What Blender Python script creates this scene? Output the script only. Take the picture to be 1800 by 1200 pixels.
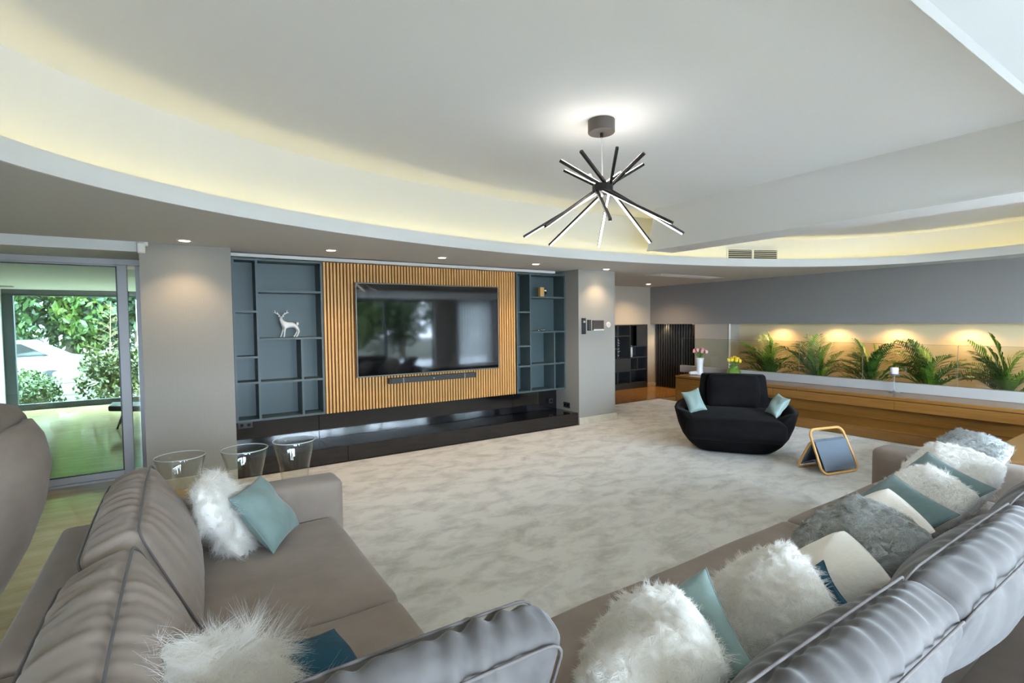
import bpy, bmesh, math, random
import numpy as np
from mathutils import Matrix, Vector, Euler

for o in list(bpy.data.objects):
    bpy.data.objects.remove(o, do_unlink=True)
SC = bpy.context.scene
COL = SC.collection
R = math.radians
rnd = random.Random(7)
nprng = np.random.default_rng(11)

# ------------------------------------------------------------------ camera
cam_d = bpy.data.cameras.new('camera')
cam_d.sensor_width = 36.0
cam_d.sensor_fit = 'HORIZONTAL'
cam_d.lens = 890.404 / 1800 * 36.0
cam_d.clip_start = 0.02
cam_d.clip_end = 300
cam = bpy.data.objects.new('camera', cam_d)
COL.objects.link(cam)
_yaw, _pit, _rol = 0.581686, 0.0392337, -0.0109548
_f = Vector((math.sin(_yaw) * math.cos(_pit), math.cos(_yaw) * math.cos(_pit), -math.sin(_pit)))
_r0 = Vector((math.cos(_yaw), -math.sin(_yaw), 0))
_u0 = _r0.cross(_f)
_r = _r0 * math.cos(_rol) + _u0 * math.sin(_rol)
_u = _r.cross(_f)
cam.matrix_world = Matrix(((_r.x, _u.x, -_f.x, 0), (_r.y, _u.y, -_f.y, 0), (_r.z, _u.z, -_f.z, 1.6), (0, 0, 0, 1)))
SC.camera = cam

# ------------------------------------------------------------------ world, exposure
SKY_STRENGTH = 42.0
w = bpy.data.worlds.new('overcast_sky')
SC.world = w
w.use_nodes = True
bg = w.node_tree.nodes['Background']
bg.inputs['Color'].default_value = (0.66, 0.81, 1.0, 1)
bg.inputs['Strength'].default_value = SKY_STRENGTH
SC.view_settings.view_transform = 'Standard'
SC.view_settings.look = 'None'
SC.view_settings.gamma = 1.0
SC.view_settings.use_curve_mapping = False
SC.view_settings.exposure = 0.62
SC.cycles.max_bounces = 10
SC.cycles.diffuse_bounces = 5
SC.cycles.glossy_bounces = 5
SC.cycles.transparent_max_bounces = 16
SC.cycles.caustics_reflective = False
SC.cycles.caustics_refractive = False
SC.cycles.sample_clamp_indirect = 6.0


def portal(name, loc, rot, sx, sy):
    l = bpy.data.lights.new(name, 'AREA')
    l.shape = 'RECTANGLE'
    l.size, l.size_y = sx, sy
    l.cycles.is_portal = True
    o = bpy.data.objects.new(name, l)
    COL.objects.link(o)
    o.location = loc
    o.rotation_euler = rot
    o['label'] = 'daylight entering through ' + name.replace('_', ' ')
    o['category'] = 'daylight'
    o['kind'] = 'structure'
    return o


YB = -3.3                                             # inner face of the window wall behind the camera
BACK_WINDOWS = [(-1.0, 1.7), (2.2, 7.2), (8.1, 9.35)]
for i, (a, b) in enumerate(BACK_WINDOWS):             # an area light's -Z is its emitting side: turn it to +Y
    portal('rear_window_daylight', ((a + b) / 2, YB - 0.30, 1.2), (R(90), 0, 0), b - a, 2.3)
portal('garden_window_daylight', (-1.3, 13.45, 1.15), (R(-90), 0, 0), 2.8, 2.2)

# ------------------------------------------------------------------ materials
MATS = {}


def mat(name, col, rough=0.5, metal=0.0, spec=0.5, sheen=0.0, coat=0.0, var=None, bump=None, emit=None, stretch=(1, 1, 1),
        trans=0.0, sub=0.0, wood=None):
    """procedural principled material. var=(scale, second colour, detail) noise mix, bump=(scale, strength, distance)"""
    if name in MATS:
        return MATS[name]
    m = bpy.data.materials.new(name)
    m.use_nodes = True
    nt = m.node_tree
    n, l = nt.nodes, nt.links
    b = n['Principled BSDF']
    b.inputs['Base Color'].default_value = (*col, 1)
    b.inputs['Roughness'].default_value = rough
    b.inputs['Metallic'].default_value = metal
    b.inputs['Specular IOR Level'].default_value = spec
    b.inputs['Sheen Weight'].default_value = sheen
    b.inputs['Sheen Roughness'].default_value = 0.4
    b.inputs['Coat Weight'].default_value = coat
    b.inputs['Coat Roughness'].default_value = 0.08
    b.inputs['Transmission Weight'].default_value = trans
    if sub:
        b.inputs['Subsurface Weight'].default_value = sub
        b.inputs['Subsurface Radius'].default_value = (0.02, 0.02, 0.02)
    if emit:
        b.inputs['Emission Color'].default_value = (*emit[0], 1)
        b.inputs['Emission Strength'].default_value = emit[1]
    if var or bump or wood:
        tc = n.new('ShaderNodeTexCoord')
        mp = n.new('ShaderNodeMapping')
        mp.inputs['Scale'].default_value = stretch
        l.new(tc.outputs['Object'], mp.inputs['Vector'])
    if var:
        ns = n.new('ShaderNodeTexNoise')
        ns.inputs['Scale'].default_value = var[0]
        ns.inputs['Detail'].default_value = var[2] if len(var) > 2 else 4
        ns.inputs['Roughness'].default_value = 0.6
        l.new(mp.outputs[0], ns.inputs['Vector'])
        rp = n.new('ShaderNodeValToRGB')
        lo, hi = var[3] if len(var) > 3 else (0.35, 0.65)
        rp.color_ramp.elements[0].position = lo
        rp.color_ramp.elements[1].position = hi
        rp.color_ramp.elements[0].color = (*col, 1)
        rp.color_ramp.elements[1].color = (*var[1], 1)
        l.new(ns.outputs['Fac'], rp.inputs['Fac'])
        l.new(rp.outputs['Color'], b.inputs['Base Color'])
    if wood:                                          # wood=(dark colour, scale): grain stretched along one axis
        wv = n.new('ShaderNodeTexNoise')
        wv.inputs['Scale'].default_value = wood[1]
        wv.inputs['Detail'].default_value = 8
        wv.inputs['Roughness'].default_value = 0.65
        wv.inputs['Distortion'].default_value = 0.6
        l.new(mp.outputs[0], wv.inputs['Vector'])
        rp = n.new('ShaderNodeValToRGB')
        rp.color_ramp.elements[0].position = 0.3
        rp.color_ramp.elements[1].position = 0.7
        rp.color_ramp.elements[0].color = (*wood[0], 1)
        rp.color_ramp.elements[1].color = (*col, 1)
        l.new(wv.outputs['Fac'], rp.inputs['Fac'])
        l.new(rp.outputs['Color'], b.inputs['Base Color'])
    if bump:
        nb = n.new('ShaderNodeTexNoise')
        nb.inputs['Scale'].default_value = bump[0]
        nb.inputs['Detail'].default_value = 3
        l.new(mp.outputs[0], nb.inputs['Vector'])
        bp = n.new('ShaderNodeBump')
        bp.inputs['Strength'].default_value = bump[1]
        bp.inputs['Distance'].default_value = bump[2] if len(bump) > 2 else 0.01
        l.new(nb.outputs['Fac'], bp.inputs['Height'])
        l.new(bp.outputs['Normal'], b.inputs['Normal'])
    MATS[name] = m
    return m


def glass(name, tint, ior=1.5, rough=0.0, gain=1.0):
    """architectural glass: tinted see-through plus a Fresnel mirror"""
    if name in MATS:
        return MATS[name]
    m = bpy.data.materials.new(name)
    m.use_nodes = True
    nt = m.node_tree
    n, l = nt.nodes, nt.links
    n.remove(n['Principled BSDF'])
    t = n.new('ShaderNodeBsdfTransparent')
    t.inputs['Color'].default_value = (*tint, 1)
    g = n.new('ShaderNodeBsdfGlossy')
    g.inputs['Roughness'].default_value = rough
    lw = n.new('ShaderNodeLayerWeight')               # Schlick's Fresnel, the same from both sides
    lw.inputs['Blend'].default_value = 0.5
    pw = n.new('ShaderNodeMath')
    pw.operation = 'POWER'
    pw.inputs[1].default_value = 5.0
    l.new(lw.outputs['Facing'], pw.inputs[0])
    mu = n.new('ShaderNodeMath')
    mu.operation = 'MULTIPLY_ADD'
    mu.use_clamp = True
    mu.inputs[1].default_value = 0.9
    mu.inputs[2].default_value = 0.04 * gain
    l.new(pw.outputs[0], mu.inputs[0])
    mx = n.new('ShaderNodeMixShader')
    l.new(mu.outputs[0], mx.inputs['Fac'])
    l.new(t.outputs[0], mx.inputs[1])
    l.new(g.outputs[0], mx.inputs[2])
    l.new(mx.outputs[0], n['Material Output'].inputs['Surface'])
    MATS[name] = m
    return m


def emitter(name, col, strength):
    m = bpy.data.materials.new(name)
    m.use_nodes = True
    n, l = m.node_tree.nodes, m.node_tree.links
    n.remove(n['Principled BSDF'])
    e = n.new('ShaderNodeEmission')
    e.inputs['Color'].default_value = (*col, 1)
    e.inputs['Strength'].default_value = strength
    l.new(e.outputs[0], n['Material Output'].inputs['Surface'])
    MATS[name] = m
    return m


def carpet_mat():
    m = bpy.data.materials.new('cut_pile_carpet')
    m.use_nodes = True
    n, l = m.node_tree.nodes, m.node_tree.links
    b = n['Principled BSDF']
    b.inputs['Roughness'].default_value = 0.95
    b.inputs['Specular IOR Level'].default_value = 0.1
    b.inputs['Sheen Weight'].default_value = 0.3
    tc = n.new('ShaderNodeTexCoord')
    mp = n.new('ShaderNodeMapping')
    mp.inputs['Rotation'].default_value = (0, 0, R(25))
    mp.inputs['Scale'].default_value = (1.0, 1.6, 1)
    l.new(tc.outputs['Object'], mp.inputs['Vector'])
    a = n.new('ShaderNodeTexNoise')
    a.inputs['Scale'].default_value = 3.2
    a.inputs['Detail'].default_value = 7
    a.inputs['Roughness'].default_value = 0.68
    a.inputs['Distortion'].default_value = 0.4
    l.new(mp.outputs[0], a.inputs['Vector'])
    rp = n.new('ShaderNodeValToRGB')
    e = rp.color_ramp.elements
    e[0].position, e[0].color = 0.34, (0.51, 0.485, 0.44, 1)
    e[1].position, e[1].color = 0.56, (0.77, 0.745, 0.70, 1)
    l.new(a.outputs['Fac'], rp.inputs['Fac'])
    l.new(rp.outputs['Color'], b.inputs['Base Color'])
    f = n.new('ShaderNodeTexNoise')
    f.inputs['Scale'].default_value = 240
    l.new(tc.outputs['Object'], f.inputs['Vector'])
    bp = n.new('ShaderNodeBump')
    bp.inputs['Strength'].default_value = 0.35
    bp.inputs['Distance'].default_value = 0.01
    l.new(f.outputs['Fac'], bp.inputs['Height'])
    l.new(bp.outputs['Normal'], b.inputs['Normal'])
    return m


def wallpaper_mat(name, col):
    """plain paper with a faint woven grid"""
    m = mat(name, col, rough=0.85, spec=0.2)
    n, l = m.node_tree.nodes, m.node_tree.links
    b = n['Principled BSDF']
    tc = n.new('ShaderNodeTexCoord')
    hts = []
    for sc in ((2, 2, 260), (260, 260, 2)):
        mp = n.new('ShaderNodeMapping')
        mp.inputs['Scale'].default_value = sc
        l.new(tc.outputs['Object'], mp.inputs['Vector'])
        ns = n.new('ShaderNodeTexNoise')
        ns.inputs['Scale'].default_value = 1.0
        l.new(mp.outputs[0], ns.inputs['Vector'])
        hts.append(ns)
    ad = n.new('ShaderNodeMath')
    l.new(hts[0].outputs['Fac'], ad.inputs[0])
    l.new(hts[1].outputs['Fac'], ad.inputs[1])
    bp = n.new('ShaderNodeBump')
    bp.inputs['Strength'].default_value = 0.25
    bp.inputs['Distance'].default_value = 0.004
    l.new(ad.outputs[0], bp.inputs['Height'])
    l.new(bp.outputs['Normal'], b.inputs['Normal'])
    return m


WHITE = mat('white_plaster', (0.81, 0.81, 0.81), rough=0.9, spec=0.2)
SOFFIT = mat('shaded_ceiling_paint', (0.68, 0.68, 0.675), rough=0.9, spec=0.2)  # white ceiling paint greyed: the soffit's shade is put into the colour
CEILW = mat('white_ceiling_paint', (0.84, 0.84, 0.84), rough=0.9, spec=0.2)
WALL = wallpaper_mat('greige_wallpaper', (0.34, 0.322, 0.295))
WALL2 = wallpaper_mat('shaded_wallpaper', (0.255, 0.24, 0.235))  # darker copy of the wallpaper: the right wall's weaker light is in the colour
WALL3 = wallpaper_mat('warm_lit_wallpaper', (0.46, 0.40, 0.33))  # warmer copy of the wallpaper: the alcove's lamplight is in the colour
CREAM = mat('cream_panel', (0.72, 0.57, 0.36), rough=0.45)
SLAT = mat('oak_slat_wood', (0.76, 0.42, 0.15), rough=0.45, wood=((0.62, 0.31, 0.09), 3.0), stretch=(14, 14, 0.8))
SLATBACK = mat('brown_felt_backing', (0.10, 0.045, 0.012), rough=0.9)
SHELF = mat('slate_green_lacquer', (0.062, 0.092, 0.098), rough=0.45)
SHELFEDGE = SHELF
BLACKWOOD = mat('black_ash_gloss', (0.012, 0.011, 0.012), rough=0.07, spec=0.7, wood=((0.006, 0.006, 0.007), 4.0), stretch=(1, 14, 14))
BLACKGLOSS = mat('black_glass_gloss', (0.006, 0.006, 0.008), rough=0.03, spec=0.8)
BENCH = mat('honey_oak_veneer', (0.27, 0.125, 0.026), rough=0.25, wood=((0.20, 0.082, 0.014), 3.0), stretch=(14, 0.8, 14))
WOODFLOOR = mat('honey_oak_floor', (0.42, 0.21, 0.06), rough=0.18, wood=((0.33, 0.15, 0.04), 3.0), stretch=(14, 0.9, 14))
MARBLE = mat('travertine', (0.52, 0.42, 0.245), rough=0.12, var=(3.0, (0.41, 0.31, 0.16), 9), stretch=(1.0, 3.2, 1.0))
SKIRT = mat('pale_travertine', (0.66, 0.62, 0.52), rough=0.3, var=(9.0, (0.55, 0.50, 0.39), 6))
CARPET = carpet_mat()
ALU = mat('grey_aluminium', (0.42, 0.41, 0.42), rough=0.45, metal=0.2)
DARKALU = mat('charcoal_frame', (0.03, 0.04, 0.045), rough=0.4)
BLACKSLAT = mat('black_slat_lacquer', (0.022, 0.022, 0.023), rough=0.45)
GLASS_D = glass('green_tint_door_glass', (0.78, 0.90, 0.85), gain=2.2)
GLASS_C = glass('clear_glass', (0.97, 0.98, 0.97))
GLASS_R = glass('rail_glass', (0.93, 0.96, 0.93))
SOFA = mat('taupe_velvet', (0.27, 0.215, 0.18), rough=0.8, spec=0.2, sheen=0.16, var=(5.0, (0.23, 0.182, 0.15), 5), bump=(9, 0.12, 0.02))
SOFA2 = mat('grey_taupe_velvet', (0.098, 0.088, 0.085), rough=0.7, spec=0.25, sheen=0.28, var=(6.0, (0.072, 0.065, 0.063), 5), bump=(9, 0.15, 0.02))
PIPING = mat('velvet_piping', (0.115, 0.10, 0.095), rough=0.85, spec=0.2, sheen=0.1)
BLACKVELVET = mat('black_velvet', (0.0055, 0.005, 0.0055), rough=0.85, spec=0.06, sheen=0.03, var=(4, (0.010, 0.009, 0.0095), 4), bump=(8, 0.2, 0.02))


def fur_mat(name, col, col2=None):
    """soft fibre: half diffuse, half translucent"""
    m = bpy.data.materials.new(name)
    m.use_nodes = True
    n, l = m.node_tree.nodes, m.node_tree.links
    n.remove(n['Principled BSDF'])
    d, t, mx = n.new('ShaderNodeBsdfDiffuse'), n.new('ShaderNodeBsdfTranslucent'), n.new('ShaderNodeMixShader')
    mx.inputs['Fac'].default_value = 0.5
    for b in (d, t):
        b.inputs['Color'].default_value = (*col, 1)
    if col2:
        tc, ns, rp = n.new('ShaderNodeTexCoord'), n.new('ShaderNodeTexNoise'), n.new('ShaderNodeValToRGB')
        ns.inputs['Scale'].default_value = 9
        rp.color_ramp.elements[0].color = (*col, 1)
        rp.color_ramp.elements[1].color = (*col2, 1)
        rp.color_ramp.elements[0].position, rp.color_ramp.elements[1].position = 0.4, 0.62
        l.new(tc.outputs['Object'], ns.inputs['Vector'])
        l.new(ns.outputs['Fac'], rp.inputs['Fac'])
        for b in (d, t):
            l.new(rp.outputs['Color'], b.inputs['Color'])
    l.new(d.outputs[0], mx.inputs[1])
    l.new(t.outputs[0], mx.inputs[2])
    l.new(mx.outputs[0], n['Material Output'].inputs['Surface'])
    return m


FURW = mat('white_hide', (0.90, 0.87, 0.83), rough=0.9, spec=0.1, sheen=0.3)
FURWS = fur_mat('white_fur', (0.97, 0.95, 0.92))
FURC = mat('cream_plush', (0.86, 0.80, 0.72), rough=0.9, spec=0.1, sheen=0.4, bump=(40, 0.3, 0.01))
FURG = mat('grey_hide', (0.42, 0.43, 0.42), rough=0.9, spec=0.1, sheen=0.3)
FURGS = fur_mat('grey_fur', (0.62, 0.63, 0.62), (0.40, 0.40, 0.38))
TEALP = mat('pale_teal_velvet', (0.205, 0.275, 0.26), rough=0.7, spec=0.2, sheen=0.3, var=(7, (0.16, 0.225, 0.215), 4), bump=(14, 0.2, 0.02))
TEALG = mat('sage_teal_velvet', (0.15, 0.205, 0.205), rough=0.7, spec=0.2, sheen=0.3, var=(7, (0.12, 0.185, 0.185), 4), bump=(14, 0.2, 0.02))
TEALD = mat('petrol_velvet', (0.002, 0.032, 0.058), rough=0.6, spec=0.2, sheen=0.03, var=(9, (0.004, 0.055, 0.09), 4), bump=(14, 0.3, 0.02))
MINT = mat('mint_satin', (0.25, 0.34, 0.315), rough=0.5, sheen=0.3, bump=(16, 0.3, 0.02))
BIRCH = mat('bent_birch', (0.66, 0.38, 0.13), rough=0.4, wood=((0.56, 0.30, 0.09), 3), stretch=(10, 10, 1))
FELT = mat('grey_felt', (0.15, 0.18, 0.23), rough=0.9, bump=(300, 0.3, 0.004))
BLACKMETAL = mat('black_anodised', (0.018, 0.017, 0.017), rough=0.4, metal=0.4)
BRONZE = mat('brown_grey_metal', (0.085, 0.073, 0.066), rough=0.45, metal=0.4)
PLASTICW = mat('white_plastic', (0.78, 0.78, 0.76), rough=0.4)
PLASTICK = mat('black_plastic', (0.02, 0.02, 0.021), rough=0.4)
PORC = mat('white_porcelain', (0.80, 0.78, 0.76), rough=0.3)
LEAF1 = mat('palm_leaf_dark', (0.055, 0.13, 0.022), rough=0.45, var=(6, (0.10, 0.20, 0.03), 2))
LEAF2 = mat('palm_leaf_lime', (0.20, 0.36, 0.03), rough=0.45, var=(6, (0.12, 0.25, 0.03), 2))
STEM = mat('palm_stem', (0.14, 0.22, 0.05), rough=0.5)
SOIL = mat('dark_soil', (0.03, 0.022, 0.015), rough=0.95, bump=(60, 0.6, 0.02))


# ------------------------------------------------------------------ mesh builder
class MB:
    def __init__(self):
        self.v, self.f = [], []

    def add(self, vs, fs):
        k = len(self.v)
        self.v += [tuple(p) for p in vs]
        self.f += [tuple(i + k for i in f) for f in fs]
        return self

    def box(self, x0, x1, y0, y1, z0, z1):
        vs = [(x, y, z) for z in (z0, z1) for y in (y0, y1) for x in (x0, x1)]
        return self.add(vs, [(0, 2, 3, 1), (4, 5, 7, 6), (0, 1, 5, 4), (2, 6, 7, 3), (0, 4, 6, 2), (1, 3, 7, 5)])

    def prism(self, pts, axis, a, b):
        """extrude a 2D polygon along an axis: 'x' pts are (y,z), 'y' pts are (x,z), 'z' pts are (x,y)"""
        def P(p, t):
            return {'x': (t, p[0], p[1]), 'y': (p[0], t, p[1]), 'z': (p[0], p[1], t)}[axis]
        n = len(pts)
        vs = [P(p, a) for p in pts] + [P(p, b) for p in pts]
        fs = [tuple(range(n)), tuple(range(2 * n - 1, n - 1, -1))] + [(i, i + n, (i + 1) % n + n, (i + 1) % n) for i in range(n)]
        return self.add(vs, fs)

    def tube(self, path, r, n=8, closed=False, cap=True):
        path = [Vector(p) for p in path]
        m = len(path)
        rs = r if isinstance(r, (list, tuple)) else [r] * m
        t0 = (path[1] - path[0]).normalized()
        a = t0.orthogonal().normalized()
        vs = []
        for i, p in enumerate(path):
            if closed:
                t = (path[(i + 1) % m] - path[i - 1]).normalized()
            else:
                t = (path[min(i + 1, m - 1)] - path[max(i - 1, 0)]).normalized()
            a = (a - t * a.dot(t)).normalized()
            b = t.cross(a)
            for k in range(n):
                an = 2 * math.pi * k / n
                vs.append(p + (a * math.cos(an) + b * math.sin(an)) * rs[i])
        fs = []
        for i in range(m if closed else m - 1):
            j = (i + 1) % m
            for k in range(n):
                q = (k + 1) % n
                fs.append((i * n + k, i * n + q, j * n + q, j * n + k))
        if cap and not closed:
            fs.append(tuple(range(n - 1, -1, -1)))
            fs.append(tuple((m - 1) * n + k for k in range(n)))
        return self.add(vs, fs)

    def lathe(self, prof, c, n=24, sx=1, sy=1):
        """profile of (radius, z) turned about the vertical through c"""
        vs, fs = [], []
        for r, z in prof:
            for k in range(n):
                an = 2 * math.pi * k / n
                vs.append((c[0] + r * sx * math.cos(an), c[1] + r * sy * math.sin(an), c[2] + z))
        for i in range(len(prof) - 1):
            for k in range(n):
                q = (k + 1) % n
                fs.append((i * n + k, i * n + q, (i + 1) * n + q, (i + 1) * n + k))
        if prof[0][0] > 1e-5:
            fs.append(tuple(range(n - 1, -1, -1)))
        if prof[-1][0] > 1e-5:
            fs.append(tuple((len(prof) - 1) * n + k for k in range(n)))
        return self.add(vs, fs)

    def ball(self, c, rx, ry, rz, n=12, m=8):
        prof = [(max(math.sin(math.pi * i / m), 1e-4), -math.cos(math.pi * i / m)) for i in range(m + 1)]
        vs, fs = [], []
        for r, z in prof:
            for k in range(n):
                an = 2 * math.pi * k / n
                vs.append((c[0] + rx * r * math.cos(an), c[1] + ry * r * math.sin(an), c[2] + rz * z))
        for i in range(m):
            for k in range(n):
                q = (k + 1) % n
                fs.append((i * n + k, i * n + q, (i + 1) * n + q, (i + 1) * n + k))
        return self.add(vs, fs)

    def xf(self, M, start=0):
        for i in range(start, len(self.v)):
            self.v[i] = tuple(M @ Vector(self.v[i]))
        return self

    def build(self, name, m, parent=None, bevel=0.0, smooth=False, seg=2, merge=False, recalc=True):
        me = bpy.data.meshes.new(name)
        me.from_pydata(self.v, [], self.f)
        bm = bmesh.new()
        bm.from_mesh(me)
        if merge:
            bmesh.ops.remove_doubles(bm, verts=bm.verts, dist=1e-5)
        if recalc:
            bmesh.ops.recalc_face_normals(bm, faces=bm.faces)
        if bevel:
            es = [e for e in bm.edges if len(e.link_faces) == 2 and e.calc_face_angle(0) > 0.5]
            bmesh.ops.bevel(bm, geom=es, offset=bevel, segments=seg, affect='EDGES', profile=0.5, clamp_overlap=True)
        bm.to_mesh(me)
        bm.free()
        if smooth:
            me.polygons.foreach_set('use_smooth', [True] * len(me.polygons))
        return link(name, me, m, parent)


def link(name, me, m, parent=None):
    if m is not None and not me.materials:
        me.materials.append(m)
    o = bpy.data.objects.new(name, me)
    COL.objects.link(o)
    if parent is not None:
        o.parent = parent
        o.matrix_parent_inverse = world_of(parent).inverted()
    return o


def world_of(o):
    M = Matrix.LocRotScale(o.location, o.rotation_euler, o.scale)
    if o.parent is not None:
        return world_of(o.parent) @ o.matrix_parent_inverse @ M
    return M


def tag(o, label, cat=None, group=None, kind=None):
    o['label'] = label
    if cat:
        o['category'] = cat
    if group:
        o['group'] = group
    if kind:
        o['kind'] = kind
    return o


def thing(name, label, cat, loc=(0, 0, 0), rotz=0.0, group=None, kind=None):
    o = bpy.data.objects.new(name, None)
    o.empty_display_size = 0.05
    COL.objects.link(o)
    o.location = loc
    o.rotation_euler = (0, 0, rotz)
    return tag(o, label, cat, group, kind)


def dup(o, parent=None):
    c = o.copy()
    COL.objects.link(c)
    c.parent = parent
    for ch in list(o.children):
        dup(ch, c)
    return c


def box(name, m, d, parent=None, bevel=0.0):
    return MB().box(*d).build(name, m, parent, bevel)


def struct(o, label, cat='structure'):
    return tag(o, label, cat, kind='structure')


# ------------------------------------------------------------------ room shell
HS = 2.385          # soffit
HC = 3.05           # raised ceiling
E0x, E0y, ERX, ERY = 4.012, 2.681, 4.896, 2.220   # ellipse of the ceiling recess


def ell(off, n=160):
    """outline of the recess (far half an ellipse, near half squarer), pushed outwards by off"""
    base = []
    for i in range(n):
        t = 2 * math.pi * i / n
        c, s = math.cos(t), math.sin(t)
        if s >= 0:
            base.append((E0x + ERX * c, E0y + ERY * s))
        else:
            q = 2 / 14.0 if c < 0 else 2 / 3.4
            base.append((E0x + ERX * math.copysign(abs(c) ** q, c), E0y - 2.16 * abs(s) ** q))
    if off == 0:
        return base
    out = []
    for i in range(n):
        a, b = base[i - 1], base[(i + 1) % n]
        dx, dy = b[0] - a[0], b[1] - a[1]
        L = math.hypot(dx, dy)
        out.append((base[i][0] + dy / L * off, base[i][1] - dx / L * off))
    return out


def ring(mb, offa, za, offb, zb):
    A, B = ell(offa), ell(offb)
    n = len(A)
    mb.add([(x, y, za) for x, y in A] + [(x, y, zb) for x, y in B],
           [(i, (i + 1) % n, (i + 1) % n + n, i + n) for i in range(n)])


X0, X1, YN, YF = -3.6, 9.46, -3.6, 6.62


def rect_hit(cx, cy, x, y):
    dx, dy = x - cx, y - cy
    t = 1e9
    if dx > 0: t = min(t, (X1 - cx) / dx)
    if dx < 0: t = min(t, (X0 - cx) / dx)
    if dy > 0: t = min(t, (YF - cy) / dy)
    if dy < 0: t = min(t, (YN - cy) / dy)
    return cx + dx * t, cy + dy * t


inner = ell(0.0)
outer = [rect_hit(E0x, E0y, x, y) for x, y in inner]
for cx, cy in ((X0, YN), (X0, YF), (X1, YN), (X1, YF)):     # snap the nearest ray to each corner
    k = min(range(len(outer)), key=lambda i: (outer[i][0] - cx) ** 2 + (outer[i][1] - cy) ** 2)
    outer[k] = (cx, cy)
n = len(inner)
mb = MB()
mb.add([(x, y, HS) for x, y in inner] + [(x, y, HS) for x, y in outer],
       [(i, (i + 1) % n, (i + 1) % n + n, i + n) for i in range(n)])
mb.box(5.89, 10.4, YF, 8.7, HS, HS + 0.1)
struct(mb.build('ceiling', SOFFIT, recalc=False), 'lowered ceiling round the oval recess, its shade put into the paint colour')

cove = MB()
ring(cove, 0.0, HS, 0.0, 2.50)            # lip
ring(cove, 0.0, 2.50, 0.03, 2.50)
ring(cove, 0.03, 2.50, 0.03, 2.41)
ring(cove, 0.03, 2.41, 0.24, 2.41)        # trough
ring(cove, 0.24, 2.41, 0.24, HC + 0.02)   # curved upstand
struct(cove.build('ceiling_cove', WHITE, smooth=False, recalc=False), 'white oval cove with a lip hiding the light strip', 'cove')
lipb = MB()
ring(lipb, -0.004, HS - 0.004, -0.004, HS + 0.018)
ring(lipb, -0.004, HS + 0.018, 0.004, HS + 0.018)
ring(lipb, -0.004, HS - 0.004, 0.02, HS - 0.004)
struct(lipb.build('trim_1', WHITE, recalc=False), 'thin white bead under the lip of the oval cove', 'trim')

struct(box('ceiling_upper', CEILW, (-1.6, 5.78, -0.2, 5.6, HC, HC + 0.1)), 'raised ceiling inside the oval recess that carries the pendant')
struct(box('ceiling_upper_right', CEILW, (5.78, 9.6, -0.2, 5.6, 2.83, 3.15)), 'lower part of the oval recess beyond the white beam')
bm_ = MB().prism([(0.2, 2.53), (4.70, 2.53), (4.58, HC), (0.2, HC)], 'x', 5.28, 5.78)
struct(bm_.build('ceiling_beam', WHITE), 'white beam crossing the oval ceiling recess', 'beam')
bb = MB().box(5.272, 5.29, 0.2, 4.705, 2.522, 2.545)
struct(bb.build('trim_2', WHITE), 'thin white bead along the lower edge of the ceiling beam', 'trim')
struct(box('ceiling_roof', WHITE, (-3.8, 10.8, -3.8, 8.9, 3.2, 3.3)), 'unseen roof slab added over the whole room to keep daylight out')  # added above the ceilings to block sky light from leaking in

# LED strip in the trough: a lit ribbon behind the lip
led = MB()
ring(led, 0.055, 2.43, 0.065, 2.43)
LEDMAT = emitter('warm_yellow_led', (1.0, 0.83, 0.31), 14.0)
tag(led.build('led_strip', LEDMAT, recalc=False), 'warm yellow light strip lying hidden in the oval ceiling cove', 'light strip')

# floors
struct(box('floor', MARBLE, (-3.6, 10.4, -3.6, 13.6, -0.16, -0.012)), 'glossy beige travertine floor')
carp = MB().prism([(0.30, -3.0), (7.61, -3.0), (7.61, 5.6), (8.14, 5.6), (8.14, 6.94), (5.92, 6.94), (5.92, 5.90), (0.30, 5.90)], 'z', -0.011, 0.0)
tag(carp.build('carpet', CARPET), 'pale grey mottled cut pile carpet covering the lounge floor', 'carpet')
fl = struct(box('floor_alcove', WOODFLOOR, (5.9, 9.70, 6.97, 8.75, -0.0115, -0.001)), 'honey oak floor of the alcove by the dark bookcase', 'floor')
for i in range(10):
    MB().box(5.9, 9.70, 6.975 + i * 0.175, 7.147 + i * 0.175, -0.001, 0.0).build('plank', WOODFLOOR, fl)
struct(MB().box(5.9, 8.17, 6.94, 6.97, -0.0115, 0.004).box(8.14, 8.17, 6.57, 6.97, -0.0115, 0.004).build('trim_3', BLACKMETAL), 'black metal edge between carpet and oak floor', 'trim')

# walls and columns
struct(box('wall_left', WALL, (-3.75, -3.6, -3.6, 6.72, -0.012, 3.2)), 'plain side wall left of the sliding door')
lw = MB().box(-3.6, -3.3, 6.62, 6.8, -0.012, 2.4)
struct(lw.build('wall_door', WALL), 'short wall beside the glass sliding door')
hd = MB().box(-3.6, -0.285, 5.91, 6.72, 2.292, HS)
struct(hd.build('trim_4', WHITE), 'white dropped header box above the glass sliding door', 'header')
cl = struct(MB().box(-0.292, 0.468, 5.93, 6.95, -0.012, 2.5).build('wall_column_left', WALL), 'wallpapered column between sliding door and shelves', 'column')
cr = struct(MB().box(5.125, 5.893, 5.93, 7.1, -0.012, 2.5).build('wall_column_right', WALL), 'wallpapered column with the control panels on it', 'column')
sk = MB().box(5.115, 5.913, 5.905, 5.93, -0.008, 0.105).box(5.893, 5.913, 5.93, 7.1, -0.008, 0.105)
struct(sk.build('baseboard_column', SKIRT, bevel=0.004), 'pale travertine skirting at the foot of the column', 'baseboard')
sk = MB().box(-0.31, 0.468, 5.912, 5.93, -0.012, 0.10)
struct(sk.build('baseboard_column_left', SKIRT, bevel=0.004), 'pale travertine skirting at the foot of the column by the door', 'baseboard')
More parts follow.
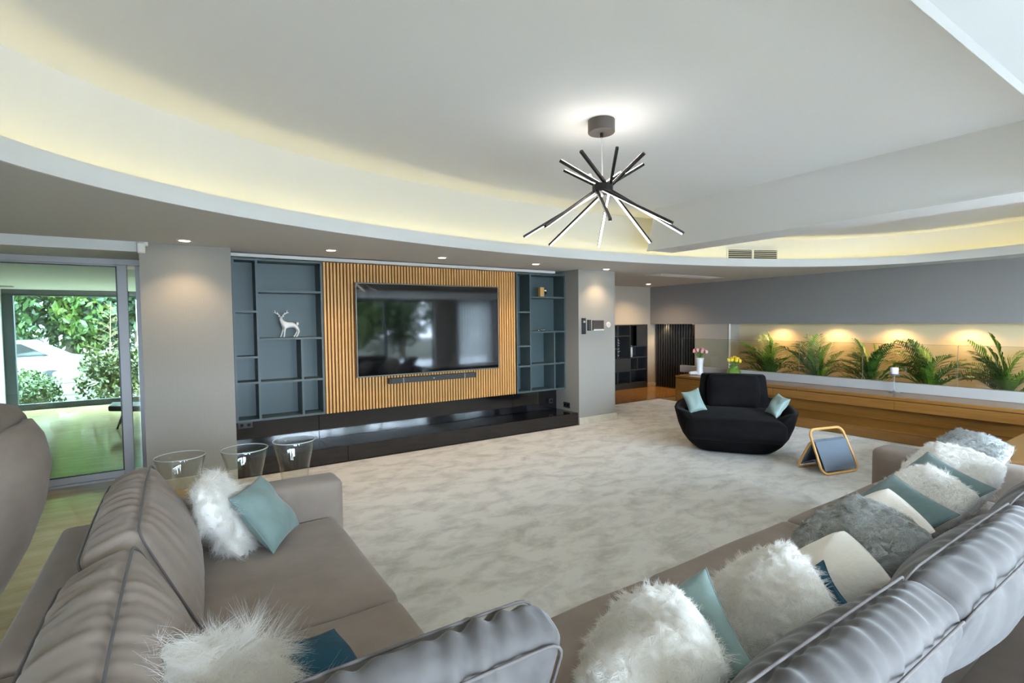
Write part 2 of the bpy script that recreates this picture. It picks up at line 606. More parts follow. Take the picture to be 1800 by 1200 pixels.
struct(box('wall_tv', WALL, (0.40, 5.2, 6.60, 6.75, -0.012, 3.2)), 'wall behind the shelves and the slatted panel')
struct(box('wall_outer', WALL, (-3.75, 5.3, 6.75, 6.95, 2.30, 3.2)), 'wall above the sliding door', 'wall')
struct(box('trim_5', WHITE, (0.468, 4.89, 6.20, 6.60, 2.336, 2.372)), 'white shadow line trim above shelves and slats', 'trim')
# alcove back wall
struct(MB().box(5.85, 9.80, 8.33, 8.9, 1.50, 3.2).box(5.85, 9.80, 8.72, 8.9, -0.012, 1.5).box(9.36, 9.80, 8.33, 8.9, -0.012, 1.5).build('wall_back', WALL3), 'alcove wall above the dark bookcase')
struct(box('wall_alcove_left', WALL3, (5.75, 5.893, 7.1, 8.72, -0.012, 3.2)), 'unseen side wall of the alcove, added behind the column to stop daylight leaking in')  # out of view, added to close a daylight leak behind the column
struct(box('baseboard_back', SKIRT, (9.34, 9.63, 8.305, 8.33, -0.001, 0.10), bevel=0.003), 'travertine skirting between bookcase and black slats', 'baseboard')
# right wall: upper part, panel, niche
struct(MB().box(9.45, 10.4, -3.6, 8.33, 1.505, 3.2).build('wall_right', WALL2), 'wallpapered wall above the planted niche, darkened in colour for its weaker light')
struct(MB().box(9.66, 10.4, 7.08, 8.33, -0.012, 1.505).build('wall_right_recess', WALL2), 'recessed wall carrying the black slats')
struct(MB().box(9.46, 10.4, 6.25, 7.08, -0.012, 1.505).build('wall_right_panel', mat('pale_gloss_panel', (0.42, 0.39, 0.35), rough=0.25)), 'smooth pale panel between black slats and planted niche')
struct(box('trim_6', PLASTICW, (9.44, 9.48, 6.232, 6.25, 0.5, 1.505)), 'slim pale edge where the planted niche begins', 'trim')
struct(MB().box(9.82, 10.4, -3.6, 6.25, -0.012, 1.505).build('wall_niche', CREAM), 'cream back wall of the planted niche')
struct(MB().box(9.46, 10.4, -3.6, -0.6, -0.012, 1.505).build('wall_right_near', WALL2), 'wall where the planted niche ends')
# wall with windows behind the camera
wb = MB()
xs = [-3.75] + [v for ab in BACK_WINDOWS for v in ab] + [9.6]
for i in range(0, len(xs), 2):
    wb.box(xs[i], xs[i + 1], YB - 0.3, YB, -0.012, 3.2)
for a, b in BACK_WINDOWS:
    wb.box(a, b, YB - 0.3, YB, 2.35, 3.2)
struct(wb.build('wall_rear', WALL), 'window wall facing the television')
wi = 1
for a, b in BACK_WINDOWS:
    k = max(1, round((b - a) / 1.6))
    wt = thing('window_%d' % wi, 'tall glazed opening in the rear wall, bay %d wide panes' % k, 'window', ((a + b) / 2, YB - 0.15, 0), kind='structure')
    wi += 1
    fr = MB().box(a, b, YB - 0.2, YB - 0.12, 0, 0.06).box(a, b, YB - 0.2, YB - 0.12, 2.29, 2.35)
    for j in range(k + 1):
        x = a + (b - a) * j / k
        fr.box(max(a, x - 0.05), min(b, x + 0.05), YB - 0.2, YB - 0.12, 0.06, 2.29)
    fr.build('window_frame', DARKALU, wt)
    for j in range(k):
        MB().box(a + (b - a) * j / k + 0.03, a + (b - a) * (j + 1) / k - 0.03, YB - 0.165, YB - 0.155, 0.05, 2.30).build('pane', GLASS_C, wt)

# ------------------------------------------------------------------ sliding door and garden room
dr = thing('door_1', 'grey framed glass sliding door to the garden room', 'door', (-1.9, 6.7, 0), kind='structure')
fr = MB().box(-3.3, -0.292, 6.66, 6.80, 2.235, 2.30).box(-3.3, -0.292, 6.66, 6.80, -0.012, 0.01)
fr.box(-0.37, -0.30, 6.76, 6.80, 0.0, 2.25)
fr.build('door_frame', ALU, dr)
lf = MB().box(-0.525, -0.435, 6.68, 6.73, 0.01, 2.235).box(-2.3, -0.525, 6.68, 6.73, 0.01, 0.085).box(-2.3, -0.525, 6.68, 6.73, 2.215, 2.235).box(-2.39, -2.3, 6.68, 6.73, 0.01, 2.235)
lf.build('sliding_leaf', ALU, dr, bevel=0.004)
MB().box(-2.3, -0.525, 6.70, 6.71, 0.085, 2.215).build('pane', GLASS_D, dr)
MB().box(-0.44, -0.36, 6.775, 6.783, 0.07, 2.20).build('pane', GLASS_D, dr)
MB().box(-3.3, -2.39, 6.775, 6.783, 0.07, 2.20).build('pane', GLASS_D, dr)
gk = MB().box(-0.531, -0.519, 6.676, 6.682, 0.08, 2.22).box(-2.3, -0.519, 6.676, 6.682, 0.080, 0.09).box(-2.3, -0.519, 6.676, 6.682, 2.209, 2.22)
gk.build('gasket', PLASTICK, dr)
struct(box('ceiling_garden_room', WHITE, (-3.6, 0.5, 6.95, 13.6, 2.32, 2.45)), 'pale ceiling of the garden room behind glass')
struct(box('wall_garden_left', WHITE, (-3.75, -2.78, 12.3, 13.6, -0.012, 2.32)), 'white pier beside the garden window')
struct(box('wall_garden_side', WHITE, (-3.75, -3.6, 6.72, 12.3, -0.012, 2.32)), 'white side wall of the garden room')
struct(box('wall_garden_right', WHITE, (0.5, 0.62, 6.95, 13.6, -0.012, 2.32)), 'white end wall of the garden room')
gw = thing('window_9', 'dark framed garden window seen through the sliding door', 'window', (-1.2, 13.35, 0), kind='structure')
MB().box(-2.78, 0.5, 13.3, 13.4, -0.01, 0.10).box(-2.78, 0.5, 13.3, 13.4, 2.20, 2.32).box(-2.78, -2.62, 13.3, 13.4, 0.1, 2.2).box(0.40, 0.5, 13.3, 13.4, 0.1, 2.2).build('window_frame', DARKALU, gw)
MB().box(-2.62, 0.40, 13.345, 13.355, 0.10, 2.20).build('pane', GLASS_C, gw)
tag(MB().box(-2.60, -2.40, 12.2, 12.32, 2.295, 2.32).build('ceiling_vent', ALU, bevel=0.003), 'small grey vent in the pale ceiling behind the sliding door', 'vent')
hn = thing('reflected_handle', 'black lever on the white pier imitating the reflected sliding door handle', 'handle', (-2.83, 12.29, 1.5))  # solid lever modelled in place of the sliding door handle's reflection
MB().box(-2.86, -2.83, 12.275, 12.30, 1.42, 1.60).build('handle_plate', PLASTICK, hn, bevel=0.003)
MB().tube([(-2.845, 12.28, 1.55), (-2.845, 12.22, 1.55), (-2.93, 12.22, 1.55)], 0.011).build('lever', PLASTICK, hn, smooth=True)
#PART2
# ------------------------------------------------------------------ television wall
YS = 6.24           # front of slats and shelves
sp = thing('slat_panel', 'oak slat wall panel behind the wide black television', 'wall panel', (2.81, YS + 0.05, 0.52))
MB().box(1.44, 4.185, YS + 0.025, YS + 0.06, 0.524, 2.328).build('backing', SLATBACK, sp)
NS = 68
slat_me = None
for i in range(NS):
    x = 1.446 + i * (4.178 - 1.446) / NS
    if slat_me is None:
        o = MB().box(0, 0.0245, YS, YS + 0.027, 0.524, 2.328).build('slat', SLAT, sp, bevel=0.003, seg=1)
        slat_me = o.data
    else:
        o = link('slat', slat_me, None, sp)
    o.location.x = x


def shelf_unit(name, label, x0, x1, vs, hs, doors=(), yf=YS, yb=6.53, z0=0.524, z1=2.328, t=0.024, m=SHELF):
    """frame, back, uprights and boards, each a part"""
    u = thing(name, label, 'shelving', ((x0 + x1) / 2, (yf + yb) / 2, z0))
    MB().box(x0, x1, yb - 0.02, yb, z0, z1).build('back_panel', m, u)
    MB().box(x0, x1, yf, yb - 0.02, z1 - t, z1).build('top_board', m, u)
    MB().box(x0, x1, yf, yb - 0.02, z0, z0 + t).build('bottom_board', m, u)
    MB().box(x0, x0 + t, yf, yb - 0.02, z0 + t, z1 - t).build('side_board', m, u)
    MB().box(x1 - t, x1, yf, yb - 0.02, z0 + t, z1 - t).build('side_board', m, u)
    for x, a, b in vs:
        MB().box(x - t / 2, x + t / 2, yf, yb - 0.02, a, b).build('upright', m, u)
    for a, b, z in hs:
        MB().box(a, b, yf + 0.001, yb - 0.02, z - t / 2, z + t / 2).build('shelf_board', m, u)
    return u


shelf_unit('wall_shelf', 'slate green wall shelving holding the white stag figurine', 0.495, 1.435,
           [(0.736, 0.548, 2.304), (1.19, 0.548, 1.42)],
           [(0.519, 0.724, 1.741), (0.519, 0.724, 1.236), (0.519, 0.724, 0.952), (0.748, 1.411, 1.968), (0.748, 1.411, 1.432), (0.748, 1.178, 0.945), (1.202, 1.411, 0.945)])
shelf_unit('wall_shelf', 'slate green wall shelving next to the column with the control panels', 4.188, 5.120,
           [(4.443, 0.548, 2.304), (4.90, 0.548, 1.422)],
           [(4.212, 4.431, 1.739), (4.212, 4.431, 1.228), (4.212, 4.431, 0.925), (4.455, 5.096, 1.966), (4.455, 5.096, 1.434), (4.455, 4.888, 0.937), (4.912, 5.096, 0.937)])

# low black unit under the shelves
lu = thing('media_plinth', 'long low black gloss plinth under the television', 'media unit', (2.8, 6.18, 0))
for a, b in ((0.47, 1.40), (1.404, 4.25), (4.254, 5.10)):
    MB().box(a, b, 5.935, 6.46, 0.172, 0.186).build('top_panel', BLACKGLOSS, lu, bevel=0.002, seg=1)
    MB().box(a, b, 6.46, 6.50, 0.186, 0.522).build('back_panel', BLACKWOOD, lu, bevel=0.002, seg=1)
for a, b in ((0.47, 1.60), (1.604, 5.10)):
    MB().box(a, b, 5.925, 5.95, 0.0, 0.186).build('front_panel', BLACKWOOD, lu, bevel=0.002, seg=1)
MB().box(0.47, 5.10, 5.95, 6.46, 0.0, 0.172).build('carcass', PLASTICK, lu)


def socket(label, c, n, w_=0.08, h=0.08, k=1, mtl=PLASTICK):
    """black wall socket plate: n is 'x' or 'y', the wall normal's axis; it looks to the negative side"""
    s = thing('wall_socket', label, 'socket', c)
    a = MB()
    x, y, z = c
    if n == 'y':
        a.box(x - w_ / 2, x + w_ / 2, y - 0.008, y, z - h / 2, z + h / 2)
    else:
        a.box(x - 0.008, x, y - w_ / 2, y + w_ / 2, z - h / 2, z + h / 2)
    a.build('cover_plate', mtl, s, bevel=0.002)
    for i in range(k):
        d = (i - (k - 1) / 2) * 0.07
        if n == 'y':
            b = MB().tube([(x + d, y - 0.0095, z), (x + d, y - 0.006, z)], 0.019, 14)
        else:
            b = MB().tube([(x - 0.0095, y + d, z), (x - 0.006, y + d, z)], 0.019, 14)
        b.build('outlet', BLACKGLOSS, s)
    return s


socket('black double socket low on the column side above the plinth', (5.125, 6.225, 0.266), 'x', 0.155, 0.085, 2)
socket('small black socket in the plinth panel near the column', (4.985, 6.46, 0.315), 'y')
socket('small black socket in the plinth panel below the stag shelf', (0.60, 6.46, 0.455), 'y', 0.15, 0.07, 2)

tv = thing('television', 'very wide black flat screen television on the oak slats', 'television', (2.82, 6.17, 0.93))
MB().box(1.800, 3.832, 6.172, 6.215, 0.934, 2.097).build('housing', mat('tv_grey_bezel', (0.13, 0.13, 0.13), rough=0.35, metal=0.7), tv, bevel=0.004)
MB().box(1.813, 3.819, 6.169, 6.173, 0.950, 2.084).build('screen', mat('tv_screen', (0.004, 0.004, 0.005), rough=0.05, spec=0.5), tv)
MB().box(2.2, 3.4, 6.215, YS, 1.2, 1.8).build('wall_mount', PLASTICK, tv)
sb = thing('soundbar', 'slim dark grey soundbar mounted under the television', 'soundbar', (2.816, 6.17, 0.83))
MB().box(2.215, 3.42, 6.145, 6.235, 0.833, 0.900).build('speaker_body', mat('soundbar_cloth', (0.035, 0.042, 0.045), rough=0.7), sb, bevel=0.008)
for a, b in ((2.19, 2.215), (3.42, 3.444)):
    MB().box(a, b, 6.143, 6.237, 0.831, 0.902).build('end_cap', PLASTICK, sb, bevel=0.006)
for x in (2.38, 3.26):
    MB().box(x - 0.004, x + 0.004, 6.1435, 6.146, 0.833, 0.90).build('divider', ALU, sb)
MB().box(2.79, 2.812, 6.1435, 6.146, 0.862, 0.872).build('badge', ALU, sb)

# stag figurine
st = thing('stag_figurine', 'white porcelain stag figurine standing on the slate green shelf', 'figurine', (1.06, 6.36, 1.4445))


def skin_mesh(name, m, parent, chains, sub=2):
    """chains of (x,y,z,r): one connected skinned body"""
    me = bpy.data.meshes.new(name)
    vs, es, rs, key = [], [], [], {}
    for ch in chains:
        prev = None
        for x, y, z, r in ch:
            k = (round(x, 4), round(y, 4), round(z, 4))
            if k not in key:
                key[k] = len(vs)
                vs.append((x, y, z))
                rs.append(r)
            i = key[k]
            if prev is not None and prev != i:
                es.append((prev, i))
            prev = i
    me.from_pydata(vs, es, [])
    o = link(name, me, m, parent)
    sk_ = o.modifiers.new('skin', 'SKIN')
    sk_.use_smooth_shade = True
    for i, r in enumerate(rs):
        me.skin_vertices[0].data[i].radius = (r, r)
    me.skin_vertices[0].data[0].use_root = True
    ss = o.modifiers.new('sub', 'SUBSURF')
    ss.levels = ss.render_levels = sub
    return o


def stag():
    s, ox, oy, oz = 0.315, 0.92, 6.36, 1.4445
    def q(x, y, z, r):
        return (ox + x * s, oy + y * s, oz + z * s, r * s)
    # x along the body (head at the left), sizes in units of the stag's height
    neck0, neck1, head = (0.27, 0, 0.56, 0.095), (0.22, 0.0, 0.66, 0.055), (0.235, -0.01, 0.755, 0.058)
    body = [q(0.33, 0, 0.47, 0.115), q(0.50, 0, 0.455, 0.105), q(0.66, 0, 0.47, 0.115), q(0.74, 0, 0.45, 0.09)]
    ch = [body, [body[0], q(*neck0), q(*neck1), q(*head), q(0.21, -0.10, 0.725, 0.032)]]
    for sy in (-1, 1):
        ch.append([body[0], q(0.33 - 0.01 * sy, 0.055 * sy, 0.34, 0.05), q(0.30 - 0.03 * sy, 0.06 * sy, 0.2, 0.028), q(0.27 - 0.045 * sy, 0.06 * sy, 0.05, 0.024), q(0.24 - 0.05 * sy, 0.06 * sy, 0.015, 0.032)])
        ch.append([body[3], q(0.76, 0.06 * sy, 0.34, 0.065), q(0.81 - 0.02 * sy, 0.065 * sy, 0.22, 0.034), q(0.73 - 0.03 * sy, 0.065 * sy, 0.06, 0.026), q(0.69 - 0.03 * sy, 0.065 * sy, 0.015, 0.033)])
    skin_mesh('body', PORC, st, ch)
    for sx in (-1, 1):
        a = [q(0.235 + 0.04 * sx, 0, 0.80, 0.022), q(0.235 + 0.12 * sx, 0, 0.86, 0.02), q(0.235 + 0.20 * sx, 0, 0.91, 0.018), q(0.235 + 0.205 * sx, 0, 1.0, 0.009)]
        b = [a[1], q(0.235 + 0.11 * sx, 0.0, 0.93, 0.008)]
        c = [a[2], q(0.235 + 0.27 * sx, 0.0, 0.905, 0.008)]
        skin_mesh('antler', PORC, st, [a, b, c], 1)
        MB().ball(q(0.235 + 0.065 * sx, 0, 0.775, 0)[:3], 0.012, 0.006, 0.008).build('ear', PORC, st, smooth=True)
    MB().ball(q(0.79, 0, 0.50, 0)[:3], 0.014, 0.008, 0.02).build('tail', PORC, st, smooth=True)


stag()

# things in the right shelf
bx = thing('wooden_ornament', 'small wooden block ornament with a silver knob in the right shelf', 'ornament', (4.72, 6.34, 1.978))
MB().box(4.683, 4.757, 6.31, 6.37, 1.978, 2.125).build('block', BIRCH, bx, bevel=0.003)
MB().ball((4.80, 6.34, 2.075), 0.034, 0.03, 0.034).build('knob', mat('bright_steel', (0.75, 0.74, 0.70), rough=0.2, metal=1.0), bx, smooth=True)
MB().tube([(4.757, 6.34, 2.04), (4.80, 6.34, 2.05), (4.82, 6.34, 2.03)], 0.012).build('stalk', PLASTICK, bx, smooth=True)
sc = thing('silver_trinket', 'small silver branching trinket lying on the right shelf', 'ornament', (4.72, 6.33, 1.446))
for i in range(5):
    a = rnd.uniform(0, 6.28)
    p0 = Vector((4.67 + i * 0.028, 6.33, 1.455))
    MB().tube([p0, p0 + Vector((math.cos(a) * 0.03, math.sin(a) * 0.03, 0.012))], 0.0085, 6).build('arm', MATS['bright_steel'], sc, smooth=True)
MB().ball((4.72, 6.33, 1.462), 0.03, 0.02, 0.016).build('body', MATS['bright_steel'], sc, smooth=True)

# ------------------------------------------------------------------ gadgets on the column
YC = 5.93


def gadget(name, label, cat, d, m):
    g = thing(name, label, cat, ((d[0] + d[1]) / 2, YC, d[2]))
    MB().box(d[0], d[1], YC - d[4], YC, d[2], d[3]).build('case', m, g, bevel=0.004)
    return g


g = gadget('remote_control', 'long slim black remote in a holder on the column', 'remote', (5.182, 5.250, 1.394, 1.642, 0.03), PLASTICK)
MB().box(5.196, 5.236, YC - 0.033, YC - 0.029, 1.57, 1.60).build('display', ALU, g)
g = gadget('remote_control', 'short black remote clipped beside the control tablet', 'remote', (5.298, 5.356, 1.445, 1.614, 0.03), PLASTICK)
for i in range(4):
    MB().box(5.312, 5.342, YC - 0.033, YC - 0.029, 1.47 + i * 0.034, 1.49 + i * 0.034).build('button', mat('dark_button', (0.06, 0.06, 0.06), rough=0.5), g)
g = gadget('control_tablet', 'wall mounted control tablet with a dark screen on the column', 'control panel', (5.404, 5.627, 1.452, 1.606, 0.03), BRONZE)
MB().box(5.420, 5.611, YC - 0.032, YC - 0.029, 1.485, 1.594).build('screen', mat('tablet_screen', (0.06, 0.05, 0.05), rough=0.08), g)
MB().box(5.408, 5.622, YC - 0.036, YC - 0.028, 1.446, 1.466).build('lower_edge', PLASTICW, g, bevel=0.003)
th = thing('thermostat', 'round white thermostat on the column beside the control tablet', 'thermostat', (5.738, YC, 1.534))
MB().tube([(5.738, YC - 0.022, 1.534), (5.738, YC, 1.534)], 0.044, 24).build('dial', PLASTICW, th, bevel=0.003)
MB().tube([(5.738, YC - 0.026, 1.534), (5.738, YC - 0.021, 1.534)], 0.030, 24).build('face', mat('thermostat_face', (0.66, 0.62, 0.60), rough=0.3), th)
pr_ = thing('motion_sensor', 'white motion sensor on a bracket at the column top', 'sensor', (-0.272, YC - 0.03, 2.27))
MB().box(-0.285, -0.215, YC - 0.06, YC, 2.345, 2.384).build('bracket', PLASTICW, pr_, bevel=0.004)
MB().box(-0.302, -0.236, YC - 0.085, YC - 0.02, 2.272, 2.375).build('housing', PLASTICW, pr_, bevel=0.014, seg=3, smooth=True)

# ------------------------------------------------------------------ downlights
DLM = emitter('warm_lamp_lens', (1.0, 0.80, 0.52), 30.0)


def downlight(label, x, y, z, power=16.0, ang=110, col=(1.0, 0.72, 0.42), r=0.045, group=None):
    d = thing('downlight', label, 'downlight', (x, y, z), group=group)
    MB().lathe([(r * 1.45, -0.001), (r * 1.45, -0.006), (r * 1.05, -0.006), (r * 1.0, -0.001)], (x, y, z), 24).build('trim_ring', PLASTICW, d, smooth=False)
    MB().lathe([(r, -0.003), (r * 0.9, -0.005), (0.0001, -0.005)], (x, y, z), 20).build('lens', DLM, d)
    l = bpy.data.lights.new('bulb', 'SPOT')
    l.energy = power
    l.color = col
    l.spot_size = R(ang)
    l.spot_blend = 0.7
    l.shadow_soft_size = 0.03
    lo = bpy.data.objects.new('bulb', l)
    COL.objects.link(lo)
    lo.location = (0, 0, -0.012)
    lo.parent = d
    return d


for lab, x, y in (('lit recessed downlight before the column next to the sliding door', 0.07, 5.62),
                  ('lit recessed downlight before the stag shelf', 1.389, 5.62),
                  ('lit recessed downlight before the middle of the television', 2.695, 5.62),
                  ('lit recessed downlight before the slats just left of the right shelf', 4.118, 5.65),
                  ('lit recessed downlight before the column with the control panels', 5.478, 5.69),
                  ('lit recessed downlight over the oak floor of the alcove', 8.578, 7.61)):
    downlight(lab, x, y, HS, 60.0 if x > 8 else 26.0, 140 if x > 8 else 110)
NG = 'lamps hidden in the top of the planted niche'
for y, lab in ((5.35, 'warm niche spot above the palm by the pale panel'), (4.35, 'warm niche spot above the palm past the first glass joint'), (3.45, 'warm niche spot above the palm past the second glass joint'),
               (2.55, 'warm niche spot beside the palm behind the white candle'), (1.6, 'warm niche spot past the third glass joint'), (0.4, 'warm niche spot at the end of the planted niche')):
    downlight(lab, 9.60, y, 1.503, 20.0, 150, (1.0, 0.60, 0.27), 0.03, NG)
for y, lab in ((7.95, 'warm spot over the black slats near the bookcase corner'), (7.18, 'warm spot over the black slats beside the pale panel')):
    downlight(lab, 9.56, y, 1.503, 16.0, 130, (1.0, 0.74, 0.42), 0.03, 'spots over the black slats')

# linear air diffuser in the soffit, grille in the cove
df = thing('air_diffuser', 'white linear air diffuser flush in the soffit of the alcove', 'vent', (7.74, 5.98, HS))
MB().box(6.86, 8.62, 5.80, 6.16, HS - 0.006, HS).build('frame', WHITE, df)
for y in (5.86, 5.95, 6.04):
    MB().box(6.92, 8.56, y, y + 0.05, HS - 0.010, HS - 0.0055).build('blade', PLASTICW, df)


def cove_point(x, off):
    """point on the outline pushed out by off whose x is given, with the wall's tangent"""
    P = ell(off, 1440)
    k = min((i for i in range(len(P)) if P[i][1] > E0y), key=lambda i: abs(P[i][0] - x))
    a, b = Vector((*P[k - 2], 0)), Vector((*P[(k + 2) % 1440], 0))
    return Vector((*P[k], 0)), (a - b).normalized()


pc, tg = cove_point(7.42, 0.235)
nrm = Vector((tg.y, -tg.x, 0))
if nrm.y > 0:
    nrm = -nrm
gr = thing('air_grille', 'two part slatted air grille in the curved cove wall', 'vent', (pc.x, pc.y, 2.56))
GM = Matrix.Translation((pc.x, pc.y, 2.585)) @ Matrix(((tg.x, nrm.x, 0, 0), (tg.y, nrm.y, 0, 0), (0, 0, 1, 0), (0, 0, 0, 1)))
MB().box(-0.42, 0.42, -0.01, 0.012, -0.075, 0.075).xf(GM).build('backing', PLASTICK, gr)
fm = MB()
for a, b, c, d in ((-0.44, 0.44, 0.075, 0.09), (-0.44, 0.44, -0.09, -0.075), (-0.44, -0.42, -0.075, 0.075), (0.42, 0.44, -0.075, 0.075), (-0.012, 0.012, -0.075, 0.075)):
    fm.box(a, b, -0.01, 0.03, c, d)
fm.xf(GM).build('frame', WHITE, gr)
for s in (-1, 1):
    for k in range(5):
        z = -0.058 + k * 0.029
        MB().box(0.014 if s > 0 else -0.418, 0.418 if s > 0 else -0.014, 0.012, 0.022, z - 0.003, z + 0.003).xf(GM).build('louvre', WHITE, gr)

# ------------------------------------------------------------------ pendant
HB = Vector((2.62, 2.757, 2.562))
pd = thing('pendant_lamp', 'black starburst pendant lamp with eight long lit rods', 'pendant lamp', (HB.x, HB.y, HC))
MB().lathe([(0.097, 0), (0.097, -0.085), (0.092, -0.09), (0.0001, -0.09)], (2.61, 2.757, HC), 40).build('canopy', BRONZE, pd, smooth=False)
MB().tube([(2.612, 2.757, HC - 0.12), (2.612, 2.757, HC - 0.09)], 0.012, 12).build('cable_grip', BLACKMETAL, pd)
MB().tube([(2.612, 2.757, HC - 0.12), (HB.x, HB.y, HB.z)], 0.0035, 6).build('cable', mat('steel_cable', (0.45, 0.45, 0.45), rough=0.4), pd)
MB().tube([HB + Vector((0, 0, -0.03)), HB + Vector((0, 0, 0.03))], 0.075, 16).build('hub', BLACKMETAL, pd, bevel=0.006)
PLED = emitter('pendant_led', (1.0, 0.93, 0.84), 15.0)
for ph in (327.7, 281.0, 10.8, 55.0, 99.4, 147.9, 191.3, 235.9):
    a = R(ph)
    e = 0.531
    d = Vector((math.cos(a) * math.cos(e), math.sin(a) * math.cos(e), -math.sin(e)))
    side = Vector((-math.sin(a), math.cos(a), 0))
    upv = side.cross(d).normalized()
    if upv.z < 0:
        upv = -upv
    c = HB - side * 0.05
    M = Matrix(((d.x, side.x, upv.x, c.x), (d.y, side.y, upv.y, c.y), (d.z, side.z, upv.z, c.z), (0, 0, 0, 1)))
    rod = MB().box(-0.37, 0.67, -0.010, 0.010, -0.006, 0.012).xf(M).build('rod', BLACKMETAL, pd)
    MB().box(0.05, 0.662, -0.0065, 0.0065, -0.0090, -0.0061).xf(M).build('led_bar', PLED, rod)
    MB().box(-0.362, -0.05, -0.0065, 0.0065, 0.0121, 0.0145).xf(M).build('led_bar', PLED, rod)

# ------------------------------------------------------------------ alcove bookcase, black slats
bc = thing('bookcase', 'charcoal built-in bookcase with doors in the alcove', 'bookcase', (7.6, 8.5, 0))
BC = mat('charcoal_lacquer', (0.036, 0.038, 0.041), rough=0.45)
y0, y1 = 8.33, 8.70
MB().box(5.9, 9.355, y1 - 0.02, y1, 0.0, 1.495).build('back_panel', BC, bc)
MB().box(5.9, 9.355, y0, y1 - 0.02, 1.475, 1.497).build('top_board', BC, bc)
MB().box(5.9, 9.355, y0, y1 - 0.02, 0.0, 0.135).build('plinth', BC, bc)
for x in (7.20, 8.36, 8.775, 9.343):
    MB().box(x - 0.012, x + 0.012, y0, y1 - 0.02, 0.135, 1.475).build('upright', BC, bc)
for a, b, z in ((7.21, 8.76, 1.237), (7.21, 8.35, 0.95), (7.21, 8.76, 0.70), (7.21, 8.76, 0.42), (8.79, 9.33, 0.985), (8.79, 9.33, 0.725), (8.79, 9.33, 0.435)):
    MB().box(a, b, y0 + 0.001, y1 - 0.02, z - 0.011, z + 0.011).build('shelf_board', BC, bc)
MB().box(9.0, 9.02, y0 + 0.001, y1 - 0.02, 0.446, 0.714).build('upright', BC, bc)
MB().box(7.215, 8.76, y0 - 0.004, y0 + 0.015, 0.432, 0.69).build('drawer_front', BC, bc)
MB().box(8.99, 9.33, y0 - 0.004, y0 + 0.015, 0.997, 1.474).build('door', BC, bc)
cd_ = thing('pillar_candle', 'thick white pillar candle in the charcoal bookcase', 'candle', (8.89, 8.45, 0.736))
MB().lathe([(0.062, 0), (0.062, 0.255), (0.055, 0.262), (0.0001, 0.258)], (8.89, 8.45, 0.736), 20).build('wax', PORC, cd_, smooth=True)
MB().tube([(8.89, 8.45, 0.99), (8.89, 8.45, 1.012)], 0.003, 6).build('wick', PLASTICK, cd_)
br = thing('silver_branch', 'silvery twig branch standing in the charcoal bookcase', 'branch', (8.42, 8.45, 0.711))
SILV = mat('silver_twig', (0.62, 0.60, 0.57), rough=0.4)
stem = [Vector((8.425 + 0.012 * math.sin(i), 8.45, 0.711 + i * 0.062)) for i in range(8)]
MB().tube(stem, [0.006] * 7 + [0.002], 6).build('stem', SILV, br)
for i in range(16):
    p0 = stem[1 + i % 7]
    a = rnd.uniform(-0.4, 1.2)
    L = rnd.uniform(0.05, 0.16)
    p1 = p0 + Vector((math.cos(a) * L * rnd.choice((0.3, 0.8, 1.0)), rnd.uniform(-0.03, 0.02), math.sin(a) * L * 0.8))
    t = MB().tube([p0, p0.lerp(p1, 0.5) + Vector((0, 0, 0.01)), p1], [0.004, 0.003, 0.002], 5)
    for k in range(3):
        q = p0.lerp(p1, 0.5 + k * 0.25)
        t.ball(q, 0.008, 0.008, 0.008, 6, 4)
    t.build('twig', SILV, br)
fg = thing('white_bird', 'small white bird ornament at the bookcase edge by the column', 'ornament', (8.27, 8.44, 1.248))
MB().ball((8.27, 8.44, 1.285), 0.06, 0.03, 0.036).build('body', PORC, fg, smooth=True)
MB().ball((8.245, 8.44, 1.335), 0.022, 0.02, 0.03).build('head', PORC, fg, smooth=True)
MB().prism([(8.31, 1.285), (8.355, 1.272), (8.315, 1.262)], 'y', 8.43, 8.45).build('tail', PORC, fg)

bs = thing('black_slat_panel', 'matt black vertical slat panel in the alcove recess', 'wall panel', (9.63, 7.65, 0))
MB().box(9.645, 9.66, 7.085, 8.325, 0.0, 1.50).build('backing', PLASTICK, bs)
MB().box(9.60, 9.645, 7.085, 8.30, 0.0, 0.03).build('bottom_rail', BLACKSLAT, bs)
bm0 = None
for i in range(17):
    y = 7.09 + i * 0.072
    if bm0 is None:
        o = MB().box(9.598, 9.645, 0, 0.042, 0.03, 1.50).build('slat', BLACKSLAT, bs, bevel=0.004, seg=1)
        bm0 = o.data
    else:
        o = link('slat', bm0, None, bs)
    o.location.y = y
wl = thing('black_panel_box', 'black box and thin pale rod at the end of the black slats', 'fitting', (9.57, 7.11, 0.7))
MB().box(9.545, 9.598, 7.09, 7.20, 1.24, 1.50).build('box', PLASTICK, wl, bevel=0.003)
MB().box(9.575, 9.59, 7.135, 7.15, 0.55, 1.24).build('rod', ALU, wl)

# ------------------------------------------------------------------ bench, niche, glass rail
bn = thing('window_bench', 'long honey oak bench with drawers along the planted niche', 'bench', (8.5, 3.5, 0))
XB = 8.17
YE = 6.57
for a, b in ((-0.4, 1.44), (1.444, 4.18), (4.184, YE)):
    MB().box(XB, 8.84, a, b, 0.464, 0.508).build('top_board', BENCH, bn, bevel=0.003, seg=1)
MB().box(XB + 0.015, 8.80, -0.4, YE - 0.01, 0.452, 0.464).build('shadow_gap', PLASTICK, bn)
for a, b in ((-0.4, 1.2), (1.204, 2.9), (2.904, 4.6), (4.604, 5.62)):
    MB().box(XB + 0.004, XB + 0.024, a, b, 0.328, 0.455).build('drawer_front', BENCH, bn, bevel=0.002, seg=1)
MB().box(XB + 0.024, 8.78, -0.4, 5.62, 0.328, 0.452).build('carcass', BENCH, bn)
MB().box(XB + 0.18, 8.78, -0.4, 5.62, 0.145, 0.328).build('recessed_base', BENCH, bn)
